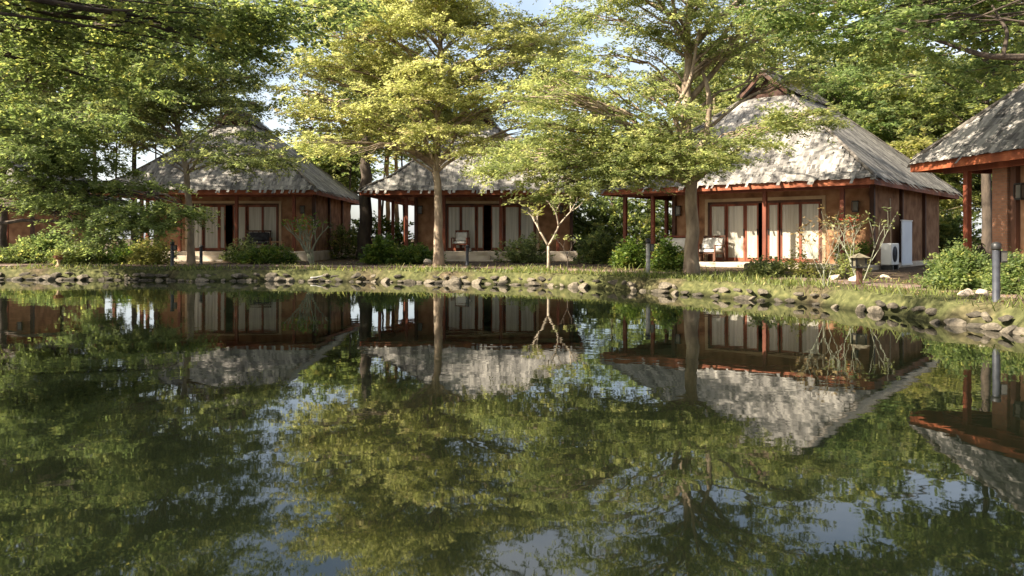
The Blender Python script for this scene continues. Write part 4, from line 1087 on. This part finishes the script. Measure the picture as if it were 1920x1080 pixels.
m_ = MB(); m_.tube([(.42, .05, .55), (.50, .08, .56), (.54, .12, .9), (.55, .14, 2.2)], .022, 6); m_.build("pipe", M['trim'], root)
tag(root, "white outdoor air conditioning unit by the dark side wall of the sunlit cottage", "air conditioner")
loc, t = local(H3, 9.5 - .22, 4.4, 0)
root = empty("white_panel", (loc[0], loc[1], gz1(loc[0], loc[1])), t + math.radians(90))
m_ = MB(); m_.box(-.62, .62, -.02, .02, .12, 1.52, ch=.006); m_.build("board", M['white_board'], root)
m_ = MB(); m_.box(-.66, .66, -.035, .035, 1.522, 1.56, ch=.005); m_.box(-.66, .66, -.035, .035, .06, .118, ch=.005); m_.build("rail", M['white_metal'], root)
tag(root, "tall white panel standing by the dark side wall behind the air conditioner", "panel")

# driftwood plank leaning at the waterline
x, y = X(604, 24.2), 24.15
root = empty("driftwood_plank", (x, y, .12), math.radians(12)); root.scale = (.6, .6, .6)
m_ = MB(); n_ = 9
for k in range(2):
    p = np.stack([np.linspace(-.55, .62, n_), np.full(n_, .03 - .1*k), np.linspace(-.06 + .03*k, .26 - .12*k, n_) + .012*np.sin(np.arange(n_)*1.9 + k)], -1)
    m_.tube(p, np.linspace(.05, .025, n_), 6)
m_.build("plank", M['driftwood'], root)
tag(root, "silvery driftwood lying on the stone edge of the bank", "driftwood")

# ------------------------------------------------------------------ stones along the waterline
def stone_mesh(seed):
    rg = random.Random(seed)
    bm = bmesh.new(); bmesh.ops.create_icosphere(bm, subdivisions=3, radius=1)
    cuts = [Vector((rg.gauss(0, 1), rg.gauss(0, 1), rg.gauss(0, 1))).normalized() for _ in range(13)]
    lim = [rg.uniform(.42, .8) for _ in cuts]
    for v_ in bm.verts:
        for c, l_ in zip(cuts, lim):
            e = v_.co.dot(c) - l_
            if e > 0: v_.co -= c * e * .92
        v_.co *= 1 + .03 * math.sin(v_.co.x*9 + seed) * math.sin(v_.co.y*8)
    m_ = MB(); m_.from_bm(bm, tint=rg.random()); o = m_.build("bank_stone", M['stone'])
    return o
protos = [stone_mesh(200 + k) for k in range(7)]
rg = random.Random(77)
seg = SH[2:27]
def along(step_fn):
    out = []; i = 0; pos = 0.0
    for i in range(len(seg)-1):
        a, b = seg[i], seg[i+1]; l_ = np.linalg.norm(b - a)
        while pos < l_:
            out.append((a + (b - a) * pos / l_, (b - a) / l_)); pos += step_fn()
        pos -= l_
    return out
used = [False]*7
pts = [q_ for q_ in along(lambda: rg.uniform(.24, .37)) if abs(q_[0][0] / max(q_[0][1], 1)) < .68]
for (p, dr) in pts:
    nrm = np.array([-dr[1], dr[0]])
    if shore_sd(np.array([p[0] + nrm[0]*.3]), np.array([p[1] + nrm[1]*.3]))[0] < 0: nrm = -nrm
    for row in (0, 1):
        if rg.random() < ((.45 if p[0] > 1 else .3) if row else (.3 if p[0] > 1 else .05)): continue
        s = rg.choice([.07, .09, .11, .13, .17]) * rg.uniform(.85, 1.15) * (1 if row == 0 else .85)
        off = (-.02 if row == 0 else .13) + rg.uniform(-.04, .05)
        sh_ = rg.uniform(-.06, .06) + row * .12
        x, y = p[0] + nrm[0]*off + dr[0]*sh_, p[1] + nrm[1]*off + dr[1]*sh_
        k = rg.randrange(7)
        o = protos[k] if not used[k] else protos[k].copy()
        if used[k]: COL.objects.link(o)
        used[k] = True
        o.location = (x, y, (.03 if row == 0 else .17) + rg.uniform(-.04, .02))
        o.rotation_euler = (rg.uniform(-.25, .25), rg.uniform(-.2, .2), math.atan2(dr[1], dr[0]) + rg.choice((0, math.pi)) + rg.uniform(-.3, .3))
        o.scale = (s * rg.uniform(1.2, 1.8), s * rg.uniform(.8, 1.1), s * rg.uniform(.6, .9))
        tag(o, "rough stone in the low wall edging the pond's far bank at the waterline", "stone", "stones edging the pond bank")
for (px, d, s, lab) in ((1812, 13.3, .17, "pale rock lying under the bright hedge at the right"), (1838, 13.1, .2, "second pale rock under the bright hedge, nearer the grey bollard"),
                        (1600, 17.6, .2, "white rock beside the lantern on the brown post"), (1566, 18.0, .24, "larger white rock at the foot of the wiry bare shrub"),
                        (800, 28.6, .3, "flat pale boulder under the clipped low hedge"), (1660, 18.5, .16, "yellowish rock below the air conditioning unit")):
    o = protos[0].copy(); COL.objects.link(o)
    for kk in ("group",):
        if kk in o: del o[kk]
    o.data = protos[rg.randrange(7)].data.copy(); o.data.materials.clear(); o.data.materials.append(M['concrete'])
    o.name = "pale_rock"; o.location = (X(px, d), d, gz1(X(px, d), d) + s*.3); s *= .62; o.scale = (s*1.4, s, s*.8); o.rotation_euler = (0, 0, rg.uniform(0, 6))
    tag(o, lab, "rock")

# ------------------------------------------------------------------ grass and fallen leaves
rg = np.random.default_rng(17)
n = 120000
x = rg.uniform(-17, 10.5, n); y = rg.uniform(9, 31, n)
m = (np.abs(x / y) < .70) & (y > 9)
x, y = x[m], y[m]
sd = shore_sd(x, y)
patch = .5 + .5*np.sin(x*1.3 + 2*np.sin(y*.9)) * np.sin(y*1.1 + x*.4)
keep = (sd > .24) & (sd < 3.6) & (rg.random(len(x)) < (.16 + .75*patch**1.3) * np.clip(.5 + (x + 3) / 7, .4, 1.6) * np.clip(1.25 - sd/3.2, .12, 1))
pd = np.min(np.hypot(x[:, None] - px_[None, ::3], y[:, None] - py_[None, ::3]), axis=1)
keep &= (pd > .5)
x, y, sd = x[keep], y[keep], sd[keep]
z = gz(x, y)
n = len(x)
a = rg.uniform(0, 6.283, n); h = rg.uniform(.05, .15, n) * (1 + .5*np.sin(x*2.1)*np.sin(y*1.9)); w = rg.uniform(.006, .014, n) * (y / 14)
le = rg.normal(0, .5, (n, 2)) * h[:, None]
bx = np.stack([np.cos(a), np.sin(a)], -1) * w[:, None]
v = np.zeros((n, 4, 3))
v[:, 0, 0] = x - bx[:, 0]; v[:, 0, 1] = y - bx[:, 1]; v[:, 0, 2] = z - .01
v[:, 1, 0] = x + bx[:, 0]; v[:, 1, 1] = y + bx[:, 1]; v[:, 1, 2] = z - .01
v[:, 2, 0] = x + bx[:, 0]*.3 + le[:, 0]; v[:, 2, 1] = y + bx[:, 1]*.3 + le[:, 1]; v[:, 2, 2] = z + h
v[:, 3, 0] = x - bx[:, 0]*.3 + le[:, 0]; v[:, 3, 1] = y - bx[:, 1]*.3 + le[:, 1]; v[:, 3, 2] = z + h
mb = MB(); mb.add(v.reshape(-1, 3), np.arange(n*4).reshape(-1, 4), tint=np.repeat(np.clip(rg.beta(2, 2.4, n), 0, 1), 4))
tag(mb.build("grass", L_['grass']), "short tufted grass on the pond bank", "grass", kind="stuff")
n = 5200
x = rg.uniform(-17, 11, n); y = rg.uniform(10, 33, n); sd = shore_sd(x, y)
m = (sd > .5) & (np.abs(x / y) < .70); x, y = x[m], y[m]; n = len(x)
z = gz(x, y) + .035
a = rg.uniform(0, 6.283, n); l_ = rg.uniform(.05, .11, n)
ax = np.stack([np.cos(a), np.sin(a), rg.normal(0, .25, n)], -1) * l_[:, None]; bx = np.stack([-np.sin(a), np.cos(a), rg.normal(0, .25, n)], -1) * (l_*.28)[:, None]
c = np.stack([x, y, z], -1)
v = np.stack([c - ax*.5, c + bx, c + ax*.5, c - bx], 1)
mb = MB(); mb.add(v.reshape(-1, 3), np.arange(n*4).reshape(-1, 4), tint=np.repeat(rg.random(n), 4))
tag(mb.build("fallen_leaves", L_['dry']), "dry leaves scattered on the soil before the cottages", "leaves", kind="stuff")
